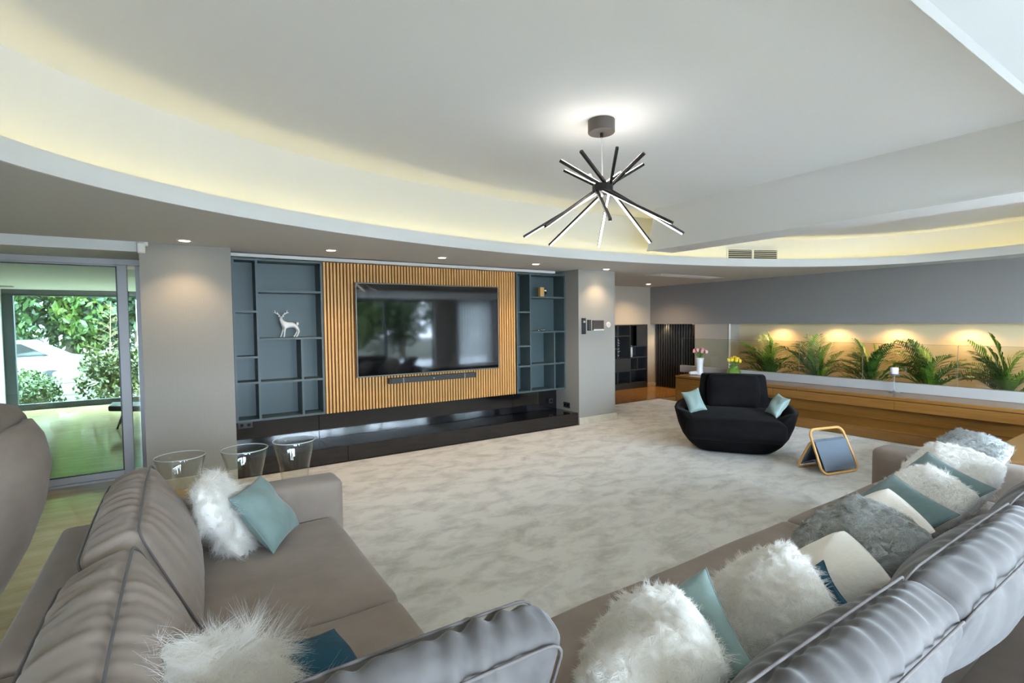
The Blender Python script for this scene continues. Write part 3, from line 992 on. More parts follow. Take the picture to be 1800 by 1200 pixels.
MB().box(XB + 0.004, 8.80, 5.624, YE - 0.005, 0.0, 0.452).build('end_cabinet', BENCH, bn, bevel=0.002, seg=1)
stp = thing('bench_step', 'low oak step running along the foot of the bench', 'step', (7.9, 2.6, 0))
MB().box(7.62, 8.345, -0.4, 5.6, 0.0, 0.125).build('riser', BENCH, stp)
MB().box(7.612, 8.349, -0.4, 5.602, 0.125, 0.1445).build('tread', BENCH, stp, bevel=0.003, seg=1)
rb = thing('return_bench', 'oak bench end standing behind the right arm of the sofa', 'bench', (6.4, 0.95, 0))
MB().box(4.95, 7.60, 0.55, 1.30, 0.464, 0.508).build('top_board', BENCH, rb, bevel=0.003, seg=1)
MB().box(4.99, 7.58, 0.58, 1.26, 0.0, 0.464).build('carcass', BENCH, rb)

LEDGE = mat('grey_stone_ledge', (0.40, 0.39, 0.37), rough=0.35)
pl_ = thing('planter_ledge', 'grey stone ledge of the planter behind the oak bench', 'planter', (8.9, 3.3, 0))
MB().box(8.77, 8.87, -0.6, 6.93, 0.509, 0.650).build('front_wall', LEDGE, pl_, bevel=0.003, seg=1)
MB().box(8.85, 9.455, -0.6, 6.93, 0.0, 0.28).build('trough', LEDGE, pl_)
tag(MB().box(8.875, 9.815, -0.55, 6.22, 0.281, 0.38).build('planter_soil', SOIL), 'dark soil bed the niche palms grow from', 'soil', kind='stuff')
EDGE = mat('polished_glass_edge', (0.16, 0.20, 0.17), rough=0.2)
gl = thing('glass_rail', 'low clear glass screen standing on the planter ledge', 'glass screen', (8.81, 3.3, 0.65))
for a, b in ((-0.5, 0.62), (0.626, 2.405), (2.411, 3.545), (3.551, 4.507), (4.513, 6.90)):
    pn = MB().box(8.805, 8.815, a, b, 0.652, 1.21).build('pane', GLASS_R, gl)
    MB().box(8.8045, 8.8155, a, b, 1.2085, 1.2115).build('top_edge', EDGE, pn)
    MB().box(8.8045, 8.8155, b - 0.0015, b + 0.0015, 0.652, 1.2085).build('side_edge', EDGE, pn)


# ---- palms
def frond_mesh(name, L, bend, nl, m, seed):
    """arched frond growing along +x from the origin, leaflets on both sides"""
    r = random.Random(seed)
    a = MB()
    pts = []
    for i in range(9):
        t = i / 8
        pts.append(Vector((L * t * math.cos(bend * t), 0, L * t * math.sin(0.95 - bend * t) if False else L * (math.sin(1.1) * t - bend * t * t))))
    pts = [Vector((L * (0.62 * t + 0.18 * t * t), 0, L * (0.95 * t - bend * t * t))) for t in [i / 8 for i in range(9)]]
    a.tube(pts, [0.007 - 0.006 * i / 8 for i in range(9)], 5)
    for i in range(nl):
        t = 0.24 + 0.76 * i / (nl - 1)
        k = min(int(t * 8), 7)
        f = t * 8 - k
        p = pts[k].lerp(pts[k + 1], f)
        tg_ = (pts[k + 1] - pts[k]).normalized()
        ln = L * 0.40 * (math.sin(math.pi * (0.16 + 0.78 * (t - 0.24) / 0.76)) ** 0.7) * r.uniform(0.9, 1.1)
        for s in (-1, 1):
            sd = Vector((0, s, 0))
            up_ = tg_.cross(sd) * s
            d = (tg_ * 0.62 + sd * 0.85 + Vector((0, 0, r.uniform(-0.1, 0.22)))).normalized()
            wv = d.cross(Vector((0, 0, 1))).normalized() * 0.0080 * (L / 0.6)
            q0, q1, q2 = p, p + d * ln * 0.5 + Vector((0, 0, 0.008)), p + d * ln - Vector((0, 0, ln * 0.14))
            b = len(a.v)
            a.v += [tuple(q0 - wv * 0.4), tuple(q0 + wv * 0.4), tuple(q1 + wv), tuple(q1 - wv), tuple(q2)]
            a.f += [(b, b + 1, b + 2, b + 3), (b + 3, b + 2, b + 4)]
    me = bpy.data.meshes.new(name)
    me.from_pydata(a.v, [], a.f)
    me.materials.append(m)
    return me


FR = [frond_mesh('frond', L, bd, 21, m, k) for k, (L, bd, m) in enumerate(((0.78, 0.35, LEAF1), (0.70, 0.55, LEAF1), (0.72, 0.25, LEAF2), (0.62, 0.75, LEAF1), (0.66, 0.40, LEAF2)))]
PALM_LABELS = ['bushy areca palm in the niche nearest the pale panel', 'areca palm in the niche just right of the first glass joint',
               'areca palm in the niche beyond the second glass joint', 'tall areca palm behind the white candle in the niche',
               'wide areca palm in the niche past the third glass joint', 'areca palm at the far end of the planted niche']
for k, (y, sc_) in enumerate(((5.30, 1.06), (4.42, 1.04), (3.62, 1.04), (2.85, 1.1), (2.02, 1.08), (1.05, 1.05))):
    pm = thing('areca_palm', PALM_LABELS[k], 'palm', (9.29, y, 0.38), group='palms in the lit niche')
    r = random.Random(30 + k)
    MB().tube([(9.29, y, 0.38), (9.29, y, 0.50)], [0.05, 0.035], 10).build('stem', STEM, pm)
    nf = 26
    for i in range(nf):
        me = FR[[0, 1, 3, 2, 0, 1, 4, 3][(i + k) % 8]]
        o = link('frond', me, None, pm)
        sg = 1 if i % 2 else -1
        if i % 4 == 0:
            az = (0 if i % 8 else math.pi) + r.uniform(-0.5, 0.5)
            s, elev = 0.52 * r.uniform(0.9, 1.1), r.uniform(-0.45, -0.10)
        else:
            az = sg * math.pi / 2 + r.uniform(-0.55, 0.55)
            s, elev = r.uniform(0.88, 1.12), (r.uniform(-0.80, -0.35) if i % 3 else r.uniform(-0.25, 0.02))
        if me in (FR[2], FR[4]):
            elev -= 0.15
        o.matrix_parent_inverse = Matrix.Identity(4)
        o.location = (0.02 * math.cos(az), 0.02 * math.sin(az), 0.06)
        o.rotation_euler = Euler((0, elev, az), 'XYZ')
        o.scale = (s * sc_, s * sc_, s * sc_)

# ---- things on the bench
bt = thing('boot_vase', 'white wellington boot shaped vase with pink tulips on the bench', 'vase', (8.57, 6.30, 0.509))
bo = (8.57, 6.30, 0.5095)
prof = [(0.070, 0.0), (0.072, 0.03), (0.062, 0.10), (0.064, 0.2), (0.076, 0.30), (0.078, 0.335), (0.070, 0.337), (0.062, 0.30), (0.0001, 0.29)]
MB().lathe(prof, bo, 24).build('shaft', PORC, bt, smooth=True)
ft = MB()
for i in range(9):
    t = i / 8
    ft.ball((bo[0] - 0.10 * t * 1.1, bo[1] + 0.12 * t, bo[2] + 0.038 - 0.006 * t), 0.062 - 0.018 * t, 0.062 - 0.018 * t, 0.042 - 0.01 * t, 14, 8)
ft.build('foot', PORC, bt, smooth=True)
MB().lathe([(0.082, 0.318), (0.083, 0.335), (0.078, 0.342), (0.072, 0.337)], bo, 24).build('rim', PORC, bt, smooth=True)


def tulips(parent, c, n_, spread, h, col_m, seed, leaf_m):
    r = random.Random(seed)
    for i in range(n_):
        a = i * 2.4
        d = spread * math.sqrt((i + 0.5) / n_)
        top = Vector((c[0] + math.cos(a) * d, c[1] + math.sin(a) * d, c[2] + h * (1.1 - 0.45 * d / spread) * r.uniform(0.9, 1.1)))
        sm = MB().tube([Vector(c) + Vector((math.cos(a) * d * 0.3, math.sin(a) * d * 0.3, -0.05)), top], 0.004, 5).build('tulip_stem', STEM, parent)
        fl_ = MB()
        for k in range(3):
            b = k * 2.09 + r.uniform(0, 1)
            fl_.ball(top + Vector((math.cos(b) * 0.012, math.sin(b) * 0.012, 0.022)), 0.019, 0.019, 0.036, 8, 6)
        fl_.build('tulip_head', col_m[i % len(col_m)], sm, smooth=True)
    for i in range(n_ // 2 + 2):
        a = i * 1.9 + 0.5
        p0 = Vector(c)
        p1 = p0 + Vector((math.cos(a) * spread * 0.8, math.sin(a) * spread * 0.8, h * 0.7))
        p2 = p0 + Vector((math.cos(a) * spread * 1.5, math.sin(a) * spread * 1.5, h * r.uniform(0.5, 0.9)))
        sd = (p2 - p0).cross(Vector((0, 0, 1))).normalized() * 0.014
        l_ = MB()
        l_.v = [tuple(p0 - sd * 0.5), tuple(p0 + sd * 0.5), tuple(p1 + sd), tuple(p1 - sd), tuple(p2)]
        l_.f = [(0, 1, 2, 3), (3, 2, 4)]
        l_.build('tulip_leaf', leaf_m, parent)


PINK = mat('pink_petal', (0.75, 0.30, 0.30), rough=0.5)
PINK2 = mat('blush_petal', (0.80, 0.55, 0.48), rough=0.5)
YEL = mat('yellow_petal', (0.85, 0.60, 0.03), rough=0.5)
LEAFG = mat('tulip_leaf_green', (0.10, 0.22, 0.03), rough=0.5)
tulips(bt, (bo[0], bo[1], bo[2] + 0.33), 11, 0.13, 0.16, [PINK, PINK2, PINK], 4, LEAFG)
gv = thing('green_vase', 'round green glass vase of yellow tulips on the bench', 'vase', (8.55, 5.55, 0.508))
GV = mat('green_glass', (0.22, 0.42, 0.06), rough=0.05, trans=0.55)
MB().lathe([(0.06, 0.0), (0.10, 0.03), (0.125, 0.085), (0.115, 0.14), (0.075, 0.185), (0.066, 0.20), (0.085, 0.235), (0.078, 0.236), (0.058, 0.20), (0.0001, 0.17)], (8.55, 5.55, 0.508), 28).build('glass_body', GV, gv, smooth=True)
tulips(gv, (8.55, 5.55, 0.508 + 0.21), 11, 0.11, 0.15, [YEL], 9, LEAFG)
ch = thing('candle_holder', 'clear glass candle stand with a short white candle on the bench', 'candle holder', (8.67, 3.08, 0.508))
cg = (8.67, 3.08, 0.508)
MB().lathe([(0.075, 0.0), (0.07, 0.008), (0.02, 0.014), (0.009, 0.03), (0.008, 0.22), (0.02, 0.245), (0.075, 0.262), (0.078, 0.275), (0.065, 0.27), (0.0001, 0.262)], cg, 24).build('glass_stand', mat('candle_glass', (0.92, 0.95, 0.95), rough=0.03, trans=0.85), ch, smooth=True)
MB().lathe([(0.05, 0.272), (0.052, 0.355), (0.044, 0.368), (0.0001, 0.366)], cg, 20).build('candle', PORC, ch, smooth=True)
MB().tube([(cg[0], cg[1], cg[2] + 0.36), (cg[0], cg[1], cg[2] + 0.385)], 0.003, 6).build('wick', PLASTICK, ch)

# ------------------------------------------------------------------ soft furniture helpers
def nz(v):
    v = Vector(v)
    return v.normalized()


def rbox(size, r, div, bulge=(0, 0, 0), disp=None):
    """rounded, bulged box centred on the origin; disp(a,b,c) -> extra outward push"""
    h = [s / 2 for s in size]
    r = min(r, min(h) * 0.98)
    V, F = [], []

    def grid(n):
        g = [-1 + 2 * i / n for i in range(n + 1)]
        return [math.copysign(1 - (1 - abs(t)) ** 1.35, t) for t in g]

    def pt(a, b, c):
        p = [a * h[0], b * h[1], c * h[2]]
        q = [max(-(h[i] - r), min(h[i] - r, p[i])) for i in range(3)]
        d = [p[i] - q[i] for i in range(3)]
        L = math.sqrt(sum(x * x for x in d)) or 1.0
        nn = [x / L for x in d]
        p = [q[i] + r * nn[i] for i in range(3)]
        p[0] += a * bulge[0] * (1 - b * b) * (1 - c * c)
        p[1] += b * bulge[1] * (1 - a * a) * (1 - c * c)
        p[2] += c * bulge[2] * (1 - a * a) * (1 - b * b)
        if disp:
            e = disp(a, b, c)
            p = [p[i] + nn[i] * e for i in range(3)]
        return tuple(p)

    for ax in range(3):
        i, j = [k for k in range(3) if k != ax]
        gi, gj = grid(div[i]), grid(div[j])
        for s in (-1, 1):
            base = len(V)
            for u in gi:
                for v in gj:
                    q = [0, 0, 0]
                    q[ax], q[i], q[j] = s, u, v
                    V.append(pt(*q))
            m_ = len(gj)
            for u in range(len(gi) - 1):
                for v in range(m_ - 1):
                    f = (base + u * m_ + v, base + (u + 1) * m_ + v, base + (u + 1) * m_ + v + 1, base + u * m_ + v + 1)
                    F.append(f)
    mb_ = MB()
    mb_.v, mb_.f = V, F
    return mb_


def soft(name, m, parent, size, r, div, M, bulge=(0, 0, 0), disp=None):
    return rbox(size, r, div, bulge, disp).xf(M).build(name, m, parent, smooth=True, merge=True)


def frame_matrix(c, xdir, ydir):
    x = nz(xdir)
    y = Vector(ydir)
    y = (y - x * y.dot(x)).normalized()
    z = x.cross(y)
    return Matrix(((x.x, y.x, z.x, c[0]), (x.y, y.y, z.y, c[1]), (x.z, y.z, z.z, c[2]), (0, 0, 0, 1)))


def wrinkle(seed, amp, length, k0=52, fall=1.6, low=0.15):
    """creases that start at the top seams of a back cushion and die out downwards"""
    r = random.Random(seed)
    W = [(r.uniform(0.45, 1.9) * k0, r.uniform(0, 6.28), r.uniform(0.4, 1), r.uniform(-9, 9)) for _ in range(7)]

    def f(a, b, c):
        x = a * length / 2
        s = sum(w * math.sin(k * x + p + sk * (b * 0.3 + c * 0.25)) for k, p, w, sk in W) / 3.0
        env = low + (1 - low) * max(0.0, min(1.0, (c + 1) / 2)) ** fall
        edge = (1 - min(1, abs(a)) ** 6)
        return amp * s * env * (0.35 + 0.65 * edge)
    return f


def back_cushion(parent, c0, length, along, face, lean, height=0.50, thick=0.19, seed=1, m=SOFA2, amp=0.0075):
    """loose back cushion standing on the seat: c0 = middle of its lower front edge line, along = its long axis,
    face = horizontal direction it faces, lean = tilt angle of the front away from the vertical"""
    along, face = nz(along), nz(face)
    up = (Vector((0, 0, 1)) * math.cos(lean) - face * math.sin(lean)).normalized()
    out = along.cross(up) * (1 if along.cross(up).dot(face) > 0 else -1)
    ctr = Vector(c0) + up * (height / 2) - out * (thick / 2)
    y = -out
    x = along if along.cross(y).dot(up) > 0 else -along
    M = Matrix(((x.x, y.x, up.x, ctr.x), (x.y, y.y, up.y, ctr.y), (x.z, y.z, up.z, ctr.z), (0, 0, 0, 1)))
    nx = int(130 * length)
    cu = soft('back_cushion', m, parent, (length, thick, height), 0.055, (nx, 16, 30), M, (0.03, 0.075, 0.035), wrinkle(seed, amp, length))
    # piping round the front and the rear panel
    for sgn, nm in ((-1, 'front'), (1, 'rear')):
        hx, hz, rr = length / 2 - 0.012, height / 2 - 0.012, 0.06
        loop = []
        for (cx, cz, a0) in ((hx - rr, hz - rr, 0), (-hx + rr, hz - rr, 90), (-hx + rr, -hz + rr, 180), (hx - rr, -hz + rr, 270)):
            for k in range(5):
                an = R(a0 + 22.5 * k)
                loop.append((cx + rr * math.cos(an), cz + rr * math.sin(an)))
        path, n_ = [], len(loop)
        for i in range(n_):
            p, q = loop[i], loop[(i + 1) % n_]
            st_ = max(1, int(math.hypot(q[0] - p[0], q[1] - p[1]) / 0.05))
            for k in range(st_):
                t = k / st_
                xx, zz = p[0] + (q[0] - p[0]) * t, p[1] + (q[1] - p[1]) * t
                A, Cc = xx / (length / 2), zz / (height / 2)
                bx = 0.03 * (1 - Cc * Cc) * 0.25
                zz2 = zz + math.copysign(0.035 * max(0, 1 - A * A) * 0.28, zz) if abs(Cc) > 0.8 else zz
                path.append(M @ Vector((xx + math.copysign(bx, xx), sgn * (thick / 2 - 0.006), zz2)))
        MB().tube(path, 0.0042, 6, closed=True).build('piping', PIPING, cu, smooth=True)
    return cu


def seat_cushion(parent, x0, x1, y0, y1, z0, z1, m=SOFA, seed=0):
    c = ((x0 + x1) / 2, (y0 + y1) / 2, (z0 + z1) / 2)
    r = random.Random(seed)
    ph = r.uniform(0, 6)
    return soft('seat_cushion', m, parent, (x1 - x0, y1 - y0, z1 - z0), 0.045, (24, 24, 8), Matrix.Translation(c), (0.006, 0.006, 0.022),
                lambda a, b, cc: 0.002 * math.sin(5 * a + 3 * b + ph))


# ------------------------------------------------------------------ sofas
ZS = 0.42
sa = thing('corner_sofa', 'taupe velvet sofa with its end arm by the glass vases', 'sofa', (0.1, 2.2, 0))
soft('base_frame', SOFA, sa, (1.12, 2.45, 0.20), 0.03, (8, 8, 4), Matrix.Translation((0.20, 2.20, 0.13)))
seat_cushion(sa, -0.16, 0.775, 2.085, 3.20, 0.225, ZS, seed=1)
seat_cushion(sa, -0.16, 0.765, 1.00, 2.078, 0.225, ZS, seed=2)
soft('arm', SOFA, sa, (1.05, 0.235, 0.60), 0.045, (14, 8, 10), Matrix.Translation((0.315, 3.335, 0.325)), (0, 0.012, 0.012))
for y0_, y1_ in ((2.06, 3.40), (0.86, 2.05)):
    soft('back_frame', SOFA, sa, (0.20, y1_ - y0_, 0.54), 0.04, (6, 14, 8), Matrix.Translation((-0.43, (y0_ + y1_) / 2, 0.31)))
soft('back_frame', SOFA, sa, (1.25, 0.18, 0.52), 0.04, (14, 6, 8), Matrix.Translation((0.16, 0.80, 0.30)))
back_cushion(sa, (0.06, 2.76, ZS), 1.10, (0, 1, 0), (1, 0, 0), R(24), height=0.50, thick=0.20, seed=3, m=SOFA)
back_cushion(sa, (0.05, 1.60, ZS), 1.12, (0, 1, 0), (1, 0, 0), R(24), height=0.49, thick=0.22, seed=4, m=SOFA)
back_cushion(sa, (0.36, 1.27, ZS), 0.86, (1, 0, 0), (0, 1, 0), R(22), height=0.49, thick=0.15, seed=5, amp=0.011)
for x in (-0.3, 0.7):
    for y in (1.05, 3.30):
        MB().tube([(x, y, 0.0), (x, y, 0.04)], 0.022, 10).build('foot', BLACKMETAL, sa)

sb_ = thing('long_sofa', 'long taupe velvet sofa covered in fur cushions', 'sofa', (2.6, 0.9, 0))
soft('base_frame', SOFA, sb_, (3.72, 1.36, 0.20), 0.03, (14, 8, 4), Matrix.Translation((2.73, 0.86, 0.13)))
for i, (a, b) in enumerate(((0.88, 1.765), (1.772, 2.965), (2.972, 4.325))):
    seat_cushion(sb_, a, b, 0.62, 1.60, 0.225, ZS, seed=5 + i)
soft('arm', SOFA, sb_, (0.25, 1.45, 0.60), 0.045, (8, 14, 10), Matrix.Translation((4.46, 0.96, 0.325)), (0.012, 0, 0.012))
for i, (a, b) in enumerate(((0.87, 1.83), (1.84, 2.98), (2.99, 4.58))):
    soft('back_frame', SOFA2, sb_, (b - a, 0.34, 0.44), 0.05, (14, 8, 8), Matrix.Translation(((a + b) / 2, 0.20, 0.26)), (0, 0.02, 0.02))
back_cushion(sb_, (1.36, 0.80, ZS), 0.96, (1, 0, 0), (0, 1, 0), R(25), height=0.46, thick=0.17, seed=7, amp=0.008)
back_cushion(sb_, (2.38, 0.80, ZS), 1.06, (1, 0, 0), (0, 1, 0), R(25), height=0.46, thick=0.17, seed=8, amp=0.008)
back_cushion(sb_, (3.52, 0.80, ZS), 1.20, (1, 0, 0), (0, 1, 0), R(25), height=0.46, thick=0.17, seed=9, amp=0.008)
for x in (1.0, 4.4):
    for y in (0.3, 1.45):
        MB().tube([(x, y, 0.0), (x, y, 0.04)], 0.022, 10).build('foot', BLACKMETAL, sb_)


# ------------------------------------------------------------------ cushions
def pillow_surf(u, v, side, wd, ht, th, k, pw, bumps, cr=0.0):
    """numpy: point of a pillow, u,v in -1..1, side +-1"""
    xu = u * (1 - cr + cr * np.sqrt(1 - v * v / 2))
    yv = v * (1 - cr + cr * np.sqrt(1 - u * u / 2))
    x = xu * wd / 2 * (1 - k * (1 - v * v))
    y = yv * ht / 2 * (1 - k * (1 - u * u))
    t = th / 2 * np.clip((1 - u * u) * (1 - v * v), 0, 1) ** pw
    nb = sum(a * np.sin(fx * u + fy * v + p) for a, fx, fy, p in bumps)
    z = side * t * (1 + nb)
    return np.stack([x, y, z], -1)


def strands(name, m, parent, P, N, length, width, segs, droop, rng, M, jit=0.5, lift=0.8, clump=0):
    """fibres as thin tapering ribbons; clump > 0 groups them into locks that lean and curl together"""
    n_ = len(P)
    if clump:
        ck = rng.integers(0, n_, clump)
        own = np.array([np.argmin(((P[ck] - p) ** 2).sum(1)) for p in P])
    else:
        own = np.arange(n_)
    kk = own.max() + 1
    T = (rng.normal(size=(kk, 3)))[own] + rng.normal(size=(n_, 3)) * (0.35 if clump else 0.0)
    T -= N * (T * N).sum(1, keepdims=True)
    T /= np.linalg.norm(T, axis=1, keepdims=True) + 1e-9
    D = N * lift + T * jit
    D /= np.linalg.norm(D, axis=1, keepdims=True)
    L = length * rng.uniform(0.6, 1.15, (n_, 1))
    S = np.cross(D, rng.normal(size=(n_, 3)))
    S /= np.linalg.norm(S, axis=1, keepdims=True) + 1e-9
    C2 = (rng.normal(size=(kk, 3)) * 0.45)[own] + rng.normal(size=(n_, 3)) * 0.15
    W2 = np.cross(D, C2)
    ph = rng.uniform(0, 6.28, (n_, 1))
    Rm = np.array(M.to_3x3())
    O = np.array(M.translation)
    gl = np.linalg.inv(Rm) @ np.array([0, 0, -1.0])
    tip = P[ck[own]] - P if clump else 0.0
    rows = []
    for s in range(segs + 1):
        t = s / segs
        c = P + D * L * t + (gl * droop + C2) * L * t * t + tip * 0.55 * t + W2 * L * 0.22 * t * np.sin(4.5 * t + ph)
        w_ = width * (1 - t * 0.85)
        rows.append(c - S * w_)
        rows.append(c + S * w_)
    V = np.stack(rows, 1).reshape(-1, 3) @ Rm.T + O
    k = 2 * (segs + 1)
    base = (np.arange(n_) * k)[:, None]
    quads = np.concatenate([base + np.array([[2 * s, 2 * s + 1, 2 * s + 3, 2 * s + 2]]) for s in range(segs)], 1).reshape(-1, 4)
    me = bpy.data.meshes.new(name)
    me.vertices.add(len(V))
    me.vertices.foreach_set('co', V.ravel())
    me.loops.add(quads.size)
    me.loops.foreach_set('vertex_index', quads.ravel().astype(np.int32))
    me.polygons.add(len(quads))
    me.polygons.foreach_set('loop_start', np.arange(0, quads.size, 4, dtype=np.int32))
    me.polygons.foreach_set('loop_total', np.full(len(quads), 4, dtype=np.int32))
    me.update()
    me.validate()
    o = link(name, me, m, parent)
    o['kind'] = 'stuff'
    return o


def pillow(name, label, c, nrm_, upd, wd, ht, th, m, fur=None, k=0.07, pw=0.42, seed=0, ext=0.0, cat='cushion', amp=0.07):
    rng = np.random.default_rng(seed + 100)
    nn = nz(nrm_)
    a = Vector(upd)
    a = (a - nn * a.dot(nn)).normalized()
    b = a.cross(nn)
    c = Vector(c) - a * ext / 2
    ht = ht + ext
    M = Matrix(((b.x, a.x, nn.x, c.x), (b.y, a.y, nn.y, c.y), (b.z, a.z, nn.z, c.z), (0, 0, 0, 1)))
    cr = 0.5 if fur else (0.35 if k < 0.06 else 0.0)
    t = thing(name, label, cat, (c.x, c.y, c.z - 0.5 * ht * abs(a.z)))
    bumps = [(amp, rng.uniform(2, 6), rng.uniform(-6, 6), rng.uniform(0, 6)) for _ in range(3)]
    G = 28
    ln = np.sin(np.linspace(-math.pi / 2, math.pi / 2, G + 1))
    U, Vv = np.meshgrid(ln, ln, indexing='ij')
    mbp = MB()
    for s in (1, -1):
        pts = pillow_surf(U, Vv, s, wd, ht, th, k, pw, bumps, cr).reshape(-1, 3)
        vs = [M @ Vector(p) for p in pts]
        fs = []
        for i in range(G):
            for j in range(G):
                q = (i * (G + 1) + j, (i + 1) * (G + 1) + j, (i + 1) * (G + 1) + j + 1, i * (G + 1) + j + 1)
                fs.append(q if s > 0 else q[::-1])
        mbp.add(vs, fs)
    mbp.build('cover', m, t, smooth=True, merge=True)
    if fur:
        num, length, width, segs, droop, jit, lift, fm_, clump = fur
        u = rng.uniform(-1, 1, num)
        v = rng.uniform(-1, 1, num)
        sd = np.where(rng.uniform(size=num) < 0.62, 1.0, -1.0)
        eps = 1e-3
        P = pillow_surf(u, v, sd, wd, ht, th, k, pw, bumps, cr)
        uu, vv = np.clip(u, -0.985, 0.985), np.clip(v, -0.985, 0.985)
        Q = pillow_surf(uu, vv, sd, wd, ht, th, k, pw, bumps, cr)
        du = pillow_surf(uu + eps, vv, sd, wd, ht, th, k, pw, bumps, cr) - Q
        dv = pillow_surf(uu, vv + eps, sd, wd, ht, th, k, pw, bumps, cr) - Q
        N = np.cross(du, dv) * sd[:, None]
        N /= np.linalg.norm(N, axis=1, keepdims=True) + 1e-12
        strands('fur', fm_, t, P, N, length, width, segs, droop, rng, M, jit, lift, clump)
    else:
        e = np.linspace(-1, 1, 20)
        one = np.ones_like(e)
        loop = np.concatenate([np.stack([e, -one], 1), np.stack([one, e], 1)[1:], np.stack([-e, one], 1)[1:], np.stack([-one, -e], 1)[1:-1]])
        pts = pillow_surf(loop[:, 0], loop[:, 1], 1.0, wd, ht, th, k, pw, bumps, cr)
        MB().tube([M @ Vector(p) for p in pts], 0.0032, 6, closed=True).build('seam', m, t, smooth=True)
    return t


SHAG = (20000, 0.072, 0.0006, 6, 0.35, 1.0, 0.55, FURWS, 420)
PLUSH = (30000, 0.020, 0.0008, 2, 0.1, 0.8, 0.7, FURWS, 900)
PLUSHF = (18000, 0.018, 0.0010, 2, 0.1, 0.8, 0.7, FURWS, 600)
GREYF = (24000, 0.015, 0.0009, 2, 0.1, 0.9, 0.6, FURGS, 700)
pillow('fur_cushion', 'big white plush cushion at the open end of the long sofa', (1.091, 0.982, 0.597), (-0.538, 0.439, 0.72), (0.618, -0.375, 0.691), 0.47, 0.46, 0.25, FURW, PLUSH, k=0.02, pw=0.42, seed=1)
pillow('velvet_cushion', 'pale teal velvet cushion tucked between two white plush cushions', (1.239, 0.977, 0.60), (-0.70, 0.237, 0.70), (0.541, -0.559, 0.629), 0.38, 0.38, 0.14, TEALP, seed=2)
pillow('fur_cushion', 'white plush cushion between pale teal and petrol cushions', (1.682, 0.957, 0.61), (-0.589, 0.34, 0.733), (0.462, -0.602, 0.651), 0.40, 0.40, 0.22, FURW, PLUSH, k=0.02, pw=0.42, seed=3)
pillow('velvet_cushion', 'small petrol blue velvet cushion peeking out on the long sofa', (1.841, 0.909, 0.60), (-0.563, 0.41, 0.717), (0.409, -0.616, 0.674), 0.23, 0.24, 0.07, TEALD, seed=4, ext=0.06)
pillow('plush_cushion', 'smooth cream cushion leaning beside the grey fur cushion', (2.127, 0.927, 0.615), (-0.62, 0.16, 0.768), (0.575, -0.574, 0.583), 0.31, 0.27, 0.17, FURC, seed=5, k=0.04, ext=0.08)
pillow('fur_cushion', 'large grey fur cushion lying on the long sofa', (2.513, 1.031, 0.60), (-0.5, 0.199, 0.843), (0.726, -0.434, 0.534), 0.48, 0.47, 0.19, FURG, GREYF, seed=6, k=0.05)
pillow('plush_cushion', 'flat cream cushion behind the large grey fur cushion', (2.824, 1.043, 0.612), (-0.52, 0.25, 0.82), (0.52, -0.62, 0.56), 0.41, 0.31, 0.11, FURC, seed=7, k=0.05, ext=0.08)
pillow('velvet_cushion', 'sage teal velvet cushion beside the flat cream cushion', (3.09, 1.074, 0.61), (-0.52, 0.25, 0.80), (0.587, -0.526, 0.616), 0.45, 0.30, 0.09, TEALG, seed=8, k=0.07, ext=0.10)
pillow('fur_cushion', 'cream white fur cushion between two sage teal cushions', (3.463, 1.046, 0.625), (-0.57, 0.22, 0.77), (0.579, -0.484, 0.656), 0.44, 0.28, 0.18, FURW, PLUSHF, seed=9, k=0.03, ext=0.12, pw=0.36)
pillow('velvet_cushion', 'sage teal velvet cushion under the long white fur cushion', (3.669, 1.071, 0.645), (-0.57, 0.22, 0.77), (0.56, -0.52, 0.644), 0.46, 0.25, 0.09, TEALG, seed=10, k=0.07, ext=0.14)
pillow('fur_cushion', 'long white fur cushion resting near the sofa arm', (4.02, 1.115, 0.625), (-0.657, 0.10, 0.753), (0.70, -0.259, 0.639), 0.48, 0.39, 0.19, FURW, PLUSHF, seed=11, k=0.03, ext=0.08, pw=0.36)
pillow('fur_cushion', 'grey fur cushion propped on the arm of the long sofa', (4.50, 1.145, 0.69), (-0.55, 0.05, 0.83), (0.80, -0.30, 0.52), 0.40, 0.30, 0.16, FURG, (12000, 0.014, 0.0011, 2, 0.1, 0.9, 0.6, FURGS, 400), seed=12, k=0.03)
pillow('shaggy_cushion', 'long haired white cushion against the sofa back next to a teal one', (0.175, 2.973, 0.63), (0.86, -0.25, 0.45), (-0.42, 0.0, 0.9), 0.36, 0.44, 0.15, FURW, (22000, 0.05, 0.0008, 5, 0.35, 1.0, 0.6, FURWS, 500), seed=13, k=0.03)
pillow('velvet_cushion', 'pale teal velvet cushion standing on its corner by the arm', (0.357, 2.93, 0.605), (0.682, -0.439, 0.585), (0.517, 0.855, 0.039), 0.35, 0.335, 0.14, TEALP, seed=14)
pillow('shaggy_cushion', 'long haired white cushion in the sofa corner over a petrol cushion', (0.065, 1.42, 0.660), (0.40, -0.28, 0.87), (0.896, 0.193, -0.399), 0.38, 0.37, 0.15, FURW, SHAG, seed=15, k=0.03)
pillow('velvet_cushion', 'petrol blue velvet cushion under the shaggy one in the sofa corner', (0.315, 1.50, 0.575), (0.42, -0.25, 0.877), (0.845, 0.435, -0.311), 0.30, 0.30, 0.10, TEALD, seed=16)

